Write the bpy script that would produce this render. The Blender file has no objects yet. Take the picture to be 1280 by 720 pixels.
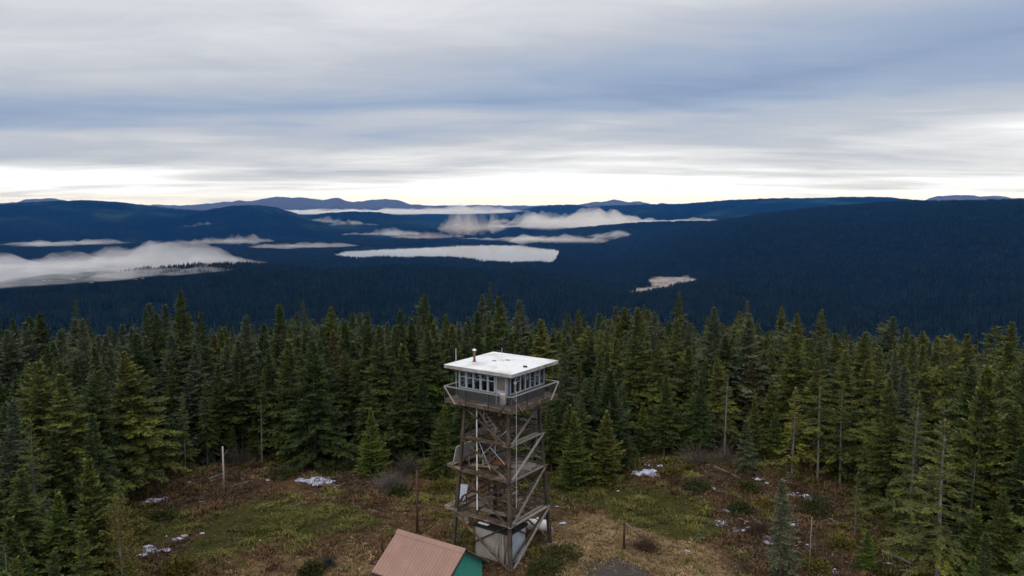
import bpy, bmesh, math, random
import numpy as np
from mathutils import Vector, Matrix, Euler, noise as mnoise

R = math.radians
SC = bpy.context.scene
COL = SC.collection
rng = np.random.default_rng(7)
random.seed(7)

# ------------------------------------------------------------------ camera
CAM = np.array([0.74, -57.37, 25.92]); PITCH = R(6.25); FPX = 995.0      # focal length in pixels of a 1280 wide frame
SKY_LOC = (2.0, 3.0, 0); TILT = -0.10
SKY_DENS = [(0, .0), (.016, .03), (.030, .22), (.055, .44), (.085, .52), (.125, .84), (.165, .58), (.215, .36), (.30, .30), (.5, .3)]
SKY_COL = [(0, (1.06, 1.07, 1.14)), (.25, (.75, .755, .775)), (.5, (.50, .525, .59)), (.75, (.325, .40, .545)), (1, (.225, .305, .47))]
SKY_GAIN = 1.08; WSTR = .1; ZEN = 2.0; SUN_STR = .8; EXPOSURE = 0
HAZE_COL = (.045, .30, 1.0); HAZE_DEN = 1.75e-5
FOGS = [  # warm col values put a pinkish sunlit tint into the fog's own colour
 (-70, 348, 3450, 2050, 900, 84, 'thick bank of low white fog lying on the forest at the frame edge', dict(den=.0040, rz=R(-3), s=330, rag=1.05, col=(.95, .945, .965))),
 (165, 331, 3900, 1150, 700, 85, 'ragged trailing end of the thick fog bank', dict(den=.0042, rag=1.4, rz=R(-4), col=(.96, .945, .95))),
 (85, 304.5, 6500, 900, 500, 34, 'thin strip of fog behind the thick bank', dict(den=.0035, rag=1.4)),
 (268, 282.5, 10000, 700, 400, 60, 'little fog scrap under the cone shaped hill', dict(den=.003, rag=1.4)),
 (415, 282.5, 10600, 1400, 500, 95, 'ragged fog strip in front of the second low hill', dict(den=.0032, rag=1.35)),
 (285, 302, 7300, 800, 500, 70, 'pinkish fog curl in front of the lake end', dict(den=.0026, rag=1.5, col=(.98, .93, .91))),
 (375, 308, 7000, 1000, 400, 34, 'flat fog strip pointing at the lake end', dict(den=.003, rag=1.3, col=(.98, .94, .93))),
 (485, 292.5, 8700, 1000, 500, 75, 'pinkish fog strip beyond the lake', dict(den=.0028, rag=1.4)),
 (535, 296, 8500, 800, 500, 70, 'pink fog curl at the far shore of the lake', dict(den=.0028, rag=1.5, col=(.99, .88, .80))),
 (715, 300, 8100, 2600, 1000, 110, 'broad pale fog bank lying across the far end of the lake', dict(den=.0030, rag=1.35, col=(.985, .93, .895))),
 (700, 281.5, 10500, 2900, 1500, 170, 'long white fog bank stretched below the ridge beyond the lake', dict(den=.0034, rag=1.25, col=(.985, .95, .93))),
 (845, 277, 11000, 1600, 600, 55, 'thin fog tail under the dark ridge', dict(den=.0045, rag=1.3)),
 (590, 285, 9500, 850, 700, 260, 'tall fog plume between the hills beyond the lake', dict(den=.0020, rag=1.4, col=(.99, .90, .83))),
 (480, 266, 17500, 6000, 2500, 150, 'sea of mist below the farthest mountains', dict(den=.0028, rag=.6)),
 (590, 264, 15000, 2200, 900, 120, 'bright mist between the farthest mountains', dict(den=.003, rag=1.0)),
 (1068, 332, 5400, 260, 160, 30, 'tiny wisp of mist on the dark slope', dict(den=.004, rag=1.3, s=90)),
 (1096, 331.5, 5400, 190, 140, 24, 'second tiny wisp of mist on the dark slope', dict(den=.004, rag=1.3, s=80)),
 (893, 341, 4700, 260, 160, 26, 'faint mist scrap beside the marsh', dict(den=.003, rag=1.3, s=90)),
]
FAR_R = 8600
KEEP_PX = []
EDGE_TREES = [
 (328,580,498,'snag','dark',.9,'bare grey dead tree at the forest edge past the tall post'),
 (640,576,478,'snag','dark',.9,'bare dead tree showing behind the tower'),
 (905,572,470,'snag','dark',1.0,'tall bare dead trunk in the dark gap above the fallen log'),
 (1142,640,500,'snag','olive',1.0,'grey dead trunk among the olive hemlocks'),
 (463,596,508,'young','young',1.0,'small bright green young fir standing alone at the clearing edge'),
 (395,584,424,'broad','dark',1.0,'big broad fir with long pale tipped boughs behind the snow on the grass'),
 (232,592,488,'sparse','olive',.75,'thin yellowish tree with bare grey trunk near the left end of the clearing'),
 (277,574,452,'fir_c','dark',1.0,'slim dark fir right behind the tall grey post'),
 (345,572,440,'fir_f','dark',1.1,'dark fir with bluish top between the grey post and the broad fir'),
 (530,572,468,'fir_f','dark',1.05,'dark green fir close behind the railing of the lookout tower, on its shed side'),
 (553,598,512,'broad','olive',.8,'low bushy yellow green fir touching the tower scaffold'),
 (717,612,513,'young','young',1.0,'dense young fir beside the tower on the tank side'),
 (757,606,512,'young','olive',1.1,'loose spreading fir two places along from the tower, beside the green heather'),
 (690,588,500,'fir_c','dark',1.0,'dark narrow fir right behind the tower railing'),
 (931,590,524,'spruce','blue',1.3,'bluish small fir with bare trunk beside the fallen log'),
 (975,722,596,'spruce','blue',1.0,'slender bluish spruce in front of the brown slope with snow scraps'),
 (990,594,482,'sparse','yellow',1.05,'golden green tree at the back of the brown slope'),
 (1022,600,470,'sparse_b','olive',.9,'tall bare stemmed tree behind the golden green one'),
 (1050,606,474,'sparse','olive',1.0,'tall yellow green hemlock with pale trunk at the back of the brown slope'),
 (1068,672,588,'sparse_b','olive',.8,'small half bare hemlock on the brown slope'),
 (1083,712,660,'young_b','young',1.1,'little bushy fir growing at the foot of the brown slope'),
 (1170,742,520,'sparse','olive',1.1,'large thin crowned hemlock with long pale trunk near the frame corner'),
 (1135,680,488,'sparse','olive',1.0,'tall olive hemlock behind the large pale trunked one'),
 (1110,640,470,'fir_f','olive',1.0,'olive fir at the far corner of the brown slope'),
 (1215,735,630,'young','young',1.1,'bright green bushy fir next to the large pale trunked hemlock'),
 (1246,742,606,'fir_f','olive',1.1,'leaning olive fir at the bottom corner beside the bright bushy one'),
 (1272,690,440,'fir_e','dark',1.0,'tall fir with a thin mossy crown at the frame edge'),
 (1205,660,452,'fir_b','dark',1.0,'dark full fir behind the large pale trunked hemlock'),
 (1022,560,455,'fir_a','dark',1.0,'dark fir rising behind the golden green tree'),
 (875,573,470,'fir_c','dark',1.0,'narrow dark fir at the edge above the brown slope'),
 (830,570,468,'fir_f','dark',1.1,'dark fir behind the largest snow patch of the brown slope'),
 (40,748,580,'fir_b','dark',1.1,'dark leafy fir in the lower corner, first of the front row'),
 (80,752,612,'young','young',1.1,'bright green young fir in the front row at the bottom edge'),
 (120,730,632,'young_b','young',1.2,'low bright fir beside the yellowing small tree'),
 (8,700,545,'fir_d','olive',1.0,'wide green fir cut by the frame edge above the front row'),
 (60,650,450,'broad','olive',1.1,'very wide leafy green fir towering over the front row'),
 (120,640,462,'broad','dark',1.0,'wide dark fir next to the very wide leafy one'),
 (166,618,436,'fir_d','olive',1.1,'tall fir with reddish tip at the shaded end of the clearing'),
 (196,604,470,'fir_f','dark',1.1,'shaggy dark fir overhanging the clearing beside the reddish tipped one'),
]
CREST_TREES = [
 (613,350,178,19,'spire','dark','tallest dark spire of the forest skyline, straight behind the tower'),
 (850,364,170,18,'fir_e','olive','tall thin fir breaking the forest skyline below the marsh'),
 (382,372,175,18,'spire','dark','thin dark spire on the skyline above the broad fir'),
 (93,374,185,18,'spire','dark','dark ragged spire on the skyline at the foggy end'),
 (535,366,172,18,'fir_d','dark','stout dark fir standing above the skyline beside the tallest spire'),
 (935,374,165,18,'spire','rust','ragged brown spire on the skyline beyond the brown slope'),
 (982,382,160,17,'fir_f','olive','full olive fir on the skyline beside the ragged brown spire'),
 (1026,386,160,17,'fir_f','olive','pale tipped olive fir on the skyline above the tall yellow green hemlock'),
]
SNOWS = [
 (395,602,46,9,26,'long bluish white streak of old snow on the grass before the big broad fir'),
 (197,626,22,10,14,'dirty snow patch around a dark hollow at the shaded end of the clearing'),
 (186,611,20,5,8,'thin strip of snow under the shaggy dark fir'),
 (236,604,16,8,9,'grey snow patch near the fallen logs by the tall post'),
 (258,615,7,3,2,None),(278,606,6,4,2,None),(220,618,9,4,3,None),(257,590,5,3,2,None),
 (188,690,26,9,12,'greyish snow scraps on the bare earth bank near the front row'),(220,676,12,6,5,None),(232,670,10,3,3,None),(253,667,4,2,1,None),(242,661,4,2,1,None),
 (333,601,5,3,1,None),(517,627,4,3,1,None),
 (811,592,32,9,26,'largest white snow patch at the top of the brown slope'),(828,583,13,6,6,'small snow patch just above the largest one'),(807,582,9,3,3,None),(787,586,6,4,2,None),(829,592,4,4,1,None),
 (886,582,3,3,1,None),(894,612,6,3,2,None),(907,639,10,6,5,'bright snow scrap beside a dark hole halfway down the brown slope'),(920,640,6,3,2,None),
 (903,655,14,7,8,'greyish snow scrap below the bright one with the dark hole'),(934,652,6,3,2,None),(948,653,5,5,2,None),(920,662,8,4,3,None),(935,663,12,5,5,None),
 (940,584,10,3,4,None),(952,599,12,5,5,None),(960,606,6,3,2,None),(984,592,8,6,3,'snow scrap at the stem of the golden green tree'),(966,608,6,3,2,None),
 (991,619,10,7,7,'white snow scrap on the slope beside the slender spruce'),(1007,621,14,9,10,'wider snow scrap behind the little bushy fir'),(1008,634,7,4,3,None),(997,655,14,10,8,'snow streak at the middle of the brown slope'),
 (962,676,14,12,9,'grey snow scrap half hidden by the slender bluish spruce'),(979,674,5,3,1,None),(1003,680,6,3,2,None),(998,686,5,4,2,None),(1053,690,9,4,3,None),(1040,713,9,5,4,None),
 (1120,700,18,8,9,'snow scrap among logs under the big pale trunked hemlock'),(861,690,6,3,2,'tiny black and white scrap on the bare path'),(704,655,6,2,1,None),(698,634,4,2,1,None),(772,614,3,2,1,None),
 (1050,607,8,3,3,None),(1012,712,5,3,1,None),(880,672,4,2,1,None),
]
BUSHES = [
 (352,596,1.4,.9,'g','rounded dark green bush beside the long snow streak'),
 (412,590,1.2,.8,'g','green bush behind the long snow streak'),
 (440,588,1.3,.9,'g','green bush between the snow streak and the lone bright fir'),
 (497,618,1.1,.7,'g','green bush in front of the brushwood heap'),
 (660,604,1.3,.9,'g','green bush seen through the tower legs'),
 (590,600,1.5,1.0,'o','yellow green bush behind the tower scaffold'),
 (552,612,1.4,.8,'o','yellowish bush between the brushwood heap and the tower'),
 (838,593,.9,.6,'o','yellowish bush beside the largest snow patch'),
 (860,588,1.0,.6,'o','orange tinged low bush above the brown slope'),
 (935,612,1.0,.7,'g','green bush on the brown slope below the bluish small fir'),
 (925,640,.9,.8,'g','dark green bush behind the bright snow scrap'),
 (958,634,1.1,.6,'o','yellow green low bush near the slender spruce'),
 (1020,640,1.3,1.6,'g','tall dark green bush on the brown slope'),
 (1050,685,1.0,.7,'o','yellowish bush near the little bushy fir'),
 (1022,712,1.0,.6,'o','yellow low bush at the bottom edge of the brown slope'),
 (390,715,.8,.6,'g','small green bush at the bottom edge before the outbuilding'),
 (700,700,1.6,1.0,'g','grey green leafy bush in front of the tower leg beside the tank'),
 (680,716,1.3,.8,'g','grey green bush at the bottom edge below the tower'),
 (205,650,1.2,.8,'g','green bush between the two snow scraps at the shaded end'),
 (225,715,1.2,.9,'o','yellow green bush at the bottom edge by the sapling'),
 (870,610,1.2,.7,'g','dark bush in the middle of the upper brown slope'),
 (1090,640,1.2,1.0,'o','yellow green bush under the tall olive hemlock'),
]
FWD = np.array([0, math.cos(PITCH), -math.sin(PITCH)])
UPV = np.array([0, math.sin(PITCH), math.cos(PITCH)])
cd = bpy.data.cameras.new('camera'); cam = bpy.data.objects.new('camera', cd); COL.objects.link(cam)
cam.location = CAM; cam.rotation_euler = (R(90) - PITCH, 0, 0)
cd.sensor_width = 36; cd.lens = 36 * FPX / 1280; cd.clip_start = 0.5; cd.clip_end = 120000
SC.camera = cam

def ray(u, v):
    d = FWD + UPV * ((360 - v) / FPX); d = d.copy(); d[0] = (u - 640) / FPX
    return d / np.linalg.norm(d)
def az_of(u): return math.atan2((u - 640) / FPX, math.cos(PITCH))
def at_dist(u, v, dist):                       # point on a sight line at a given ground distance
    d = ray(u, v); t = dist / math.hypot(d[0], d[1]); return CAM + d * t
def on_plane(u, v, z):
    d = ray(u, v); return CAM + d * ((z - CAM[2]) / d[2])
def on_ground(u, v):
    d = ray(u, v); t = 20.0
    for i in range(4000):
        p = CAM + d * t
        g = float(ground(p[0], p[1]))
        if p[2] <= g + .005: break
        t += max(.02, (p[2] - g) * .5)
    return np.array([p[0], p[1], g])

# ------------------------------------------------------------------ value noise (numpy)
_perm = np.random.default_rng(3).random((256, 256))
def vnoise(x, y):
    xi = np.floor(x).astype(int); yi = np.floor(y).astype(int); fx = x - xi; fy = y - yi
    fx = fx * fx * (3 - 2 * fx); fy = fy * fy * (3 - 2 * fy)
    g = lambda a, b: _perm[a & 255, b & 255]
    return (g(xi, yi) * (1 - fx) + g(xi + 1, yi) * fx) * (1 - fy) + (g(xi, yi + 1) * (1 - fx) + g(xi + 1, yi + 1) * fx) * fy - .5
def fbm(x, y, o=4):
    s = 0; a = 1
    for i in range(o):
        s = s + a * vnoise(x * 2**i + 17.3 * i, y * 2**i - 9.1 * i); a *= .5
    return s
def sstep(a, b, x):
    t = np.clip((x - a) / (b - a), 0, 1); return t * t * (3 - 2 * t)

# ------------------------------------------------------------------ terrain height
def el_z(u, v, d):                              # height that a crest at ground distance d must have
    p = at_dist(u, v, d); return p[2]
BASE = -400.0
# crest lines of the ranges: (distance, depth in front, depth behind, crest points)
RIDGES = [
 (27000, 2500, 2500, [(-500,256),(0,253),(40,251),(75,249),(105,254),(200,256.5),(250,256),(300,252),(345,249.5),(357,247.5),(372,248.5),(388,248),(405,250.5),(423,248.8),(440,251.5),(455,251),(470,251.5),(485,249.5),(505,252.5),(530,256),(548,257.5),(570,258.5),(600,257.5),(640,259),(700,260),(735,254),(752,251),(765,250.5),(790,253),(830,256),(1000,256),(1120,255),(1150,250),(1185,245.5),(1215,244.5),(1240,243.5),(1262,246),(1300,245),(1700,250)]),
 (17500, 1500, 2000, [(300,300),(560,300),(610,272),(640,268),(665,259),(690,256.5),(716,255.5),(730,258),(760,268),(900,300)]),
 (15500, 3000, 2500, [(640,300),(700,275),(722,262),(745,257.5),(790,256),(850,254.5),(885,252),(915,249.5),(960,248),(1010,247.5),(1060,246),(1105,246.5),(1130,249),(1165,253),(1230,256),(1400,262)]),
 (13000, 2600, 2000, [(-600,262),(-150,258),(0,256),(50,252.5),(85,251),(112,250),(150,252),(185,256),(225,261),(260,264),(300,269),(380,272),(450,285),(520,300)]),
 (11500, 1500, 1500, [(190,285),(240,268),(270,261),(295,257),(318,256),(342,258),(365,264),(385,270),(420,278),(500,290),(560,300)]),
 (12200, 1300, 1200, [(330,290),(370,274),(405,266.5),(440,264),(475,265),(505,270),(535,277),(562,284),(590,292),(640,305)]),
 (11500, 900, 900, [(540,300),(575,285),(600,277),(640,271),(690,270.5),(730,275),(780,290),(830,300)]),
 (9300, 1100, 1200, [(600,310),(660,294),(720,285),(800,278),(850,276),(940,278),(1000,300)]),
 (7200, 2700, 2200, [(640,345),(720,318),(780,300),(830,289),(880,281),(925,274.5),(970,268),(1010,263.5),(1050,260),(1090,257),(1125,255.2),(1180,254.5),(1230,253.5),(1280,252.5),(1500,250),(2000,250)]),
 (3500, 700, 260, [(-600,376),(-100,366),(0,360),(60,355),(120,350),(190,341),(260,336.5),(330,335.5),(420,336),(520,339),(620,345),(720,352),(800,362),(900,372)]),
]
_R = []
for d0, wf, wb, pts in RIDGES:
    az = np.array([az_of(p[0]) for p in pts]); zz = np.array([el_z(p[0], p[1], d0) for p in pts])
    _R.append((d0, wf, wb, az, zz))
# outline of the lake on its water level, and of a marshy meadow in the valley
LAKE_Z = -398.0
LAKE_PX = [(408,319),(430,312.5),(470,309.5),(520,307.5),(560,305.5),(600,304),(650,305),(690,309),(699,312),(699,318),(694,325),(689,331),(676,329),(640,331),(612,329),(590,325.5),(560,324),(520,324.5),(480,323.5),(450,324.5),(426,323)]
LAKE = np.array([on_plane(u, v, LAKE_Z)[:2] for u, v in LAKE_PX])
MEADOW_PX = [(806,349),(830,346),(862,346.5),(874,350),(868,355),(842,358),(828,362),(800,369),(780,368),(790,362),(815,358)]
MEADOW = np.array([on_plane(u, v, -398)[:2] for u, v in MEADOW_PX])

def poly_sd(px, py, poly):                      # signed distance to a polygon, negative inside
    px = np.asarray(px, float); py = np.asarray(py, float)
    d = np.full(px.shape, 1e18); ins = np.zeros(px.shape, bool); n = len(poly)
    for i in range(n):
        ax, ay = poly[i]; bx, by = poly[(i + 1) % n]
        ex, ey = bx - ax, by - ay
        t = np.clip(((px - ax) * ex + (py - ay) * ey) / (ex * ex + ey * ey), 0, 1)
        d = np.minimum(d, (px - ax - t * ex)**2 + (py - ay - t * ey)**2)
        c = ((ay > py) != (by > py))
        with np.errstate(divide='ignore', invalid='ignore'):
            ins ^= c & (px < ex * (py - ay) / (ey if ey != 0 else 1e-9) + ax)
    d = np.sqrt(d); return np.where(ins, -d, d)

def butte(x, y):
    rr = np.sqrt((x / 1.5)**2 + np.where(y > 0, y, y * .8)**2)
    a = np.maximum(rr - 22, 0)
    h = -.172 * np.where(a < 12, a * a / 24, a - 6)
    b = np.maximum(rr - 120, 0); h = h - .10 * np.where(b < 40, b * b / 80, b - 20)
    h = h - .030 * np.maximum(x - 15, 0) * sstep(30, 120, rr) * (rr < 4000)
    h = h + fbm(x * .045 + 3, y * .045, 3) * .9 * sstep(3, 14, np.hypot(x, y)) + fbm(x * .35, y * .35, 4) * .40 * sstep(2.5, 6, np.hypot(x, y)) * (1 - sstep(60, 120, rr))
    return h
def far_h(x, y):
    dx = x - CAM[0]; dy = y - CAM[1]; d = np.hypot(dx, dy); az = np.arctan2(dx, dy)
    base = BASE + fbm(x / 900, y / 900, 3) * 22 + fbm(x / 2600 + 5, y / 2600, 2) * 26 * sstep(1500, 3500, d)
    base = base + np.minimum(9500, np.maximum(d - 9000, 0)) * 0.016
    h = base
    for d0, wf, wb, a, zz in _R:
        cz = np.interp(az, a, zz); s = d - d0 - 250 * vnoise(az * 9 + d0, az * 0) * 2
        w = np.where(s < 0, wf, wb); q = np.abs(s) / w
        prof = np.where(q < 2, np.cos(np.clip(q / 2, 0, 1) * math.pi / 2)**2, 0)
        rough = fbm(x / (d0 * .05), y / (d0 * .05), 4) * np.maximum(cz - BASE, 0) * .16 * (1 - np.exp(-(q * 1.6)**2))
        h = np.maximum(h, base + (cz - base) * prof + rough * prof)
    h = h + (fbm(x / 75, y / 75, 3) * 13 + vnoise(az * 330, d / 900) * 9) * sstep(4500, 7000, d) + fbm(x / 700, y / 420, 4) * 60 * sstep(20000, 24000, d) + (vnoise(az * 70, d / 9000) * 90 + vnoise(az * 190, d / 6000) * 40) * sstep(21000, 26000, d)
    ls = poly_sd(x, y, LAKE)
    fl = 1 - sstep(0, 1500, ls); h = h * (1 - fl) + (LAKE_Z + 4) * fl
    h = np.where(ls < 60, np.minimum(h, LAKE_Z + np.clip(ls * .06, -12, 4)), h)
    ms = poly_sd(x, y, MEADOW); fl = 1 - sstep(0, 400, ms); h = h * (1 - fl) + -398 * fl
    return h
def ground(x, y):
    x = np.asarray(x, float); y = np.asarray(y, float)
    r = np.hypot(x, y)
    if x.ndim == 0 and r < 900: return butte(x, y)
    b = butte(x, y); f = far_h(x, y)
    k = 25.0; m = np.maximum(b, f)
    return np.where(r < 900, b, m + k * np.log(np.exp((b - m) / k) + np.exp((f - m) / k)) - k * .0)

# ------------------------------------------------------------------ object helpers
def tag(o, label=None, cat=None, group=None, kind=None):
    if label: o['label'] = label
    if cat: o['category'] = cat
    if group: o['group'] = group
    if kind: o['kind'] = kind
    return o
def thing(name, label, cat, loc=(0, 0, 0), rz=0, group=None):
    o = bpy.data.objects.new(name, None); COL.objects.link(o)
    o.location = loc; o.rotation_euler = (0, 0, rz); o.empty_display_size = .3
    return tag(o, label, cat, group)
def copy_tree(o, parent=None):
    c = o.copy(); COL.objects.link(c)
    for k in ('label', 'category', 'group'):
        if k in c and parent is None: del c[k]
    c.parent = parent
    for ch in KIDS.get(o.name, []): copy_tree(ch, c)
    return c
KIDS = {}
def mesh_np(name, V, F, mat, parent=None, smooth=False, attr=None, mats=None, midx=None):
    V = np.asarray(V, np.float32); F = np.asarray(F, np.int32); n = F.shape[1]
    me = bpy.data.meshes.new(name)
    me.vertices.add(len(V)); me.vertices.foreach_set('co', V.ravel())
    me.loops.add(F.size); me.loops.foreach_set('vertex_index', F.ravel())
    me.polygons.add(len(F)); me.polygons.foreach_set('loop_start', np.arange(0, F.size, n, dtype=np.int32))
    try: me.polygons.foreach_set('loop_total', np.full(len(F), n, np.int32))
    except Exception: pass
    if attr is not None:
        for k, a in attr.items():
            at = me.attributes.new(k, 'FLOAT_COLOR' if a.ndim == 2 else 'FLOAT', 'POINT')
            at.data.foreach_set('color' if a.ndim == 2 else 'value', np.asarray(a, np.float32).ravel())
    me.update(calc_edges=True); me.validate()
    if smooth: me.polygons.foreach_set('use_smooth', np.ones(len(me.polygons), bool))
    me.materials.append(mat)
    o = bpy.data.objects.new(name, me); COL.objects.link(o)
    if parent is not None:
        o.parent = parent; KIDS.setdefault(parent.name, []).append(o)
    return o

class MB:                                         # collects shapes, builds ONE mesh object
    def __init__(s): s.bm = bmesh.new()
    def box(s, c, size, rot=None):
        m = Matrix.Translation(c) @ (rot.to_4x4() if rot else Matrix()) @ Matrix.Diagonal((*size, 1))
        bmesh.ops.create_cube(s.bm, size=1, matrix=m); return s
    def beam(s, a, b, w, h, up=(0, 0, 1), jit=0):
        a = Vector(a); b = Vector(b); d = b - a; L = d.length; z = d.normalized()
        x = Vector(up).cross(z)
        if x.length < 1e-3: x = Vector((1, 0, 0))
        x.normalize(); y = z.cross(x)
        rot = Matrix((x, y, z)).transposed().to_4x4()
        bmesh.ops.create_cube(s.bm, size=1, matrix=Matrix.Translation((a + b) / 2) @ rot @ Matrix.Diagonal((w, h, L, 1))); return s
    def cyl(s, a, b, r1, r2=None, n=10, cap=True):
        a = Vector(a); b = Vector(b); d = b - a; r2 = r1 if r2 is None else r2
        rot = d.to_track_quat('Z', 'Y').to_matrix().to_4x4()
        bmesh.ops.create_cone(s.bm, cap_ends=cap, segments=n, radius1=r1, radius2=r2, depth=d.length, matrix=Matrix.Translation((a + b) / 2) @ rot); return s
    def tube(s, pts, r, n=6):
        rs = r if hasattr(r, '__len__') else [r] * len(pts)
        for i in range(len(pts) - 1): s.cyl(pts[i], pts[i + 1], rs[i], rs[i + 1], n)
        return s
    def sph(s, c, r, sub=2):
        bmesh.ops.create_icosphere(s.bm, subdivisions=sub, radius=1, matrix=Matrix.Translation(c) @ Matrix.Diagonal((*(r if hasattr(r, '__len__') else (r, r, r)), 1))); return s
    def face(s, pts):
        s.bm.faces.new([s.bm.verts.new(p) for p in pts]); return s
    def bevel(s, w, seg=1):
        bmesh.ops.bevel(s.bm, geom=list(s.bm.edges), offset=w, segments=seg, affect='EDGES', clamp_overlap=True); return s
    def build(s, name, mat, parent=None, smooth=False):
        me = bpy.data.meshes.new(name); bmesh.ops.recalc_face_normals(s.bm, faces=s.bm.faces); s.bm.to_mesh(me); s.bm.free()
        if smooth:
            for p in me.polygons: p.use_smooth = True
        me.materials.append(mat)
        o = bpy.data.objects.new(name, me); COL.objects.link(o)
        if parent is not None:
            o.parent = parent; KIDS.setdefault(parent.name, []).append(o)
        return o

# ------------------------------------------------------------------ materials
class NT:
    def __init__(s, name, world=None):
        if world: s.m = world
        else: s.m = bpy.data.materials.new(name)
        s.m.use_nodes = True; s.t = s.m.node_tree; s.t.nodes.clear()
    def n(s, typ, **kw):
        nd = s.t.nodes.new(typ)
        for k, v in kw.items():
            if k == 'inp':
                for a, b in v.items():
                    if hasattr(b, 'is_output') or isinstance(b, bpy.types.NodeSocket): s.t.links.new(b, nd.inputs[a])
                    else: nd.inputs[a].default_value = b
            else: setattr(nd, k, v)
        return nd
    def ln(s, a, b): s.t.links.new(a, b)
    def noise(s, vec, scale, detail=4, rough=.55, dist=0):
        return s.n('ShaderNodeTexNoise', inp={'Vector': vec, 'Scale': scale, 'Detail': detail, 'Roughness': rough, 'Distortion': dist}).outputs['Fac']
    def ramp(s, fac, stops, interp='LINEAR'):
        r = s.n('ShaderNodeValToRGB'); r.color_ramp.interpolation = interp; e = r.color_ramp.elements
        while len(e) < len(stops): e.new(.5)
        for i, (p, c) in enumerate(stops): e[i].position = p; e[i].color = (*c, 1) if hasattr(c, '__len__') else (c, c, c, 1)
        s.ln(fac, r.inputs[0]); return r.outputs[0]
    def math(s, op, a, b=0.0, c=None, clamp=False):
        n = s.n('ShaderNodeMath', operation=op, use_clamp=clamp)
        for i, v in enumerate((a, b) if c is None else (a, b, c)):
            if isinstance(v, bpy.types.NodeSocket): s.ln(v, n.inputs[i])
            else: n.inputs[i].default_value = v
        return n.outputs[0]
    def mix(s, fac, a, b, typ='MIX'):
        n = s.n('ShaderNodeMix', data_type='RGBA', blend_type=typ)
        for i, v in ((0, fac), (6, a), (7, b)):
            if isinstance(v, bpy.types.NodeSocket): s.ln(v, n.inputs[i])
            elif i and len(v) == 3: n.inputs[i].default_value = (*v, 1)
            else: n.inputs[i].default_value = v
        return n.outputs[2]
    def pbr(s, col, rough=.8, spec=.25, bump=None, bdist=.02, bstr=.6, metal=0, **kw):
        p = s.n('ShaderNodeBsdfPrincipled')
        for k, v in (('Base Color', col), ('Roughness', rough), ('Metallic', metal), ('Specular IOR Level', spec)):
            if isinstance(v, bpy.types.NodeSocket): s.ln(v, p.inputs[k])
            else: p.inputs[k].default_value = (*v, 1) if hasattr(v, '__len__') else v
        for k, v in kw.items(): p.inputs[k.replace('_', ' ')].default_value = v
        if bump is not None:
            b = s.n('ShaderNodeBump', inp={'Height': bump, 'Distance': bdist, 'Strength': bstr}); s.ln(b.outputs[0], p.inputs['Normal'])
        o = s.n('ShaderNodeOutputMaterial'); s.ln(p.outputs[0], o.inputs[0]); s.p = p; s.o = o
        return s.m

def worn(name, c1, c2, c3=None, scale=6, rough=.85, spec=.2, stretch=(1, 1, 1), bump=.01):
    t = NT(name); tc = t.n('ShaderNodeTexCoord').outputs['Object']
    mp = t.n('ShaderNodeMapping', inp={'Vector': tc, 'Scale': stretch}).outputs[0]
    oi = t.n('ShaderNodeObjectInfo').outputs['Random']
    f = t.noise(mp, scale, 5, .65); f2 = t.noise(tc, scale * .3, 3, .5)
    c = t.ramp(f, [(.32, c1), (.66, c2)])
    if c3: c = t.mix(t.ramp(f2, [(.5, 0), (.68, 1)]), c, c3)
    c = t.mix(1.0, c, t.ramp(oi, [(0, .75), (1, 1.25)]), 'MULTIPLY')
    return t.pbr(c, rough, spec, f, bump)
# ------------------------------------------------------------------ world: overcast sky with bands of stratus
SUN_EL, SUN_AZ = R(32), R(205)                     # behind the cloud, over the viewer's shoulder
w = bpy.data.worlds.new('World'); SC.world = w
t = NT('w', w)
geo = t.n('ShaderNodeTexCoord').outputs['Generated']
sep = t.n('ShaderNodeSeparateXYZ', inp={0: geo})
X, Y, Z = sep.outputs
sky = t.n('ShaderNodeTexSky', sky_type='NISHITA', sun_disc=False, sun_elevation=SUN_EL, sun_rotation=SUN_AZ)
zc = t.math('ADD', t.math('MAXIMUM', Z, 0.0), .06)
pu = t.math('DIVIDE', X, zc); pv = t.math('DIVIDE', Y, zc)
pvec = t.n('ShaderNodeCombineXYZ', inp={0: t.math('MULTIPLY', pu, .55), 1: pv, 2: 0.0}).outputs[0]
n1 = t.noise(t.n('ShaderNodeMapping', inp={'Vector': pvec, 'Location': SKY_LOC, 'Rotation': (0, 0, R(-6))}).outputs[0], .42, 4, .5, .4)
n2 = t.noise(t.n('ShaderNodeMapping', inp={'Vector': pvec, 'Location': (7.1, 1.2, 0), 'Scale': (.45, 1, 1)}).outputs[0], .95, 6, .6, .3)
n3 = t.noise(t.n('ShaderNodeMapping', inp={'Vector': geo, 'Location': (.3, 0, 0), 'Scale': (2.2, 2.2, 34)}).outputs[0], 1.0, 4, .55, .3)
n4 = t.noise(t.n('ShaderNodeMapping', inp={'Vector': pvec, 'Location': (1.7, 8.2, 0), 'Scale': (1.1, 1, 1), 'Rotation': (0, 0, R(-24))}).outputs[0], 1.5, 7, .62, .8)
m = t.math('ADD', t.math('ADD', t.math('MULTIPLY', n1, .55), t.math('ADD', t.math('MULTIPLY', n2, .20), t.math('MULTIPLY', n4, .25))), t.math('MULTIPLY', n3, .05))
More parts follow.
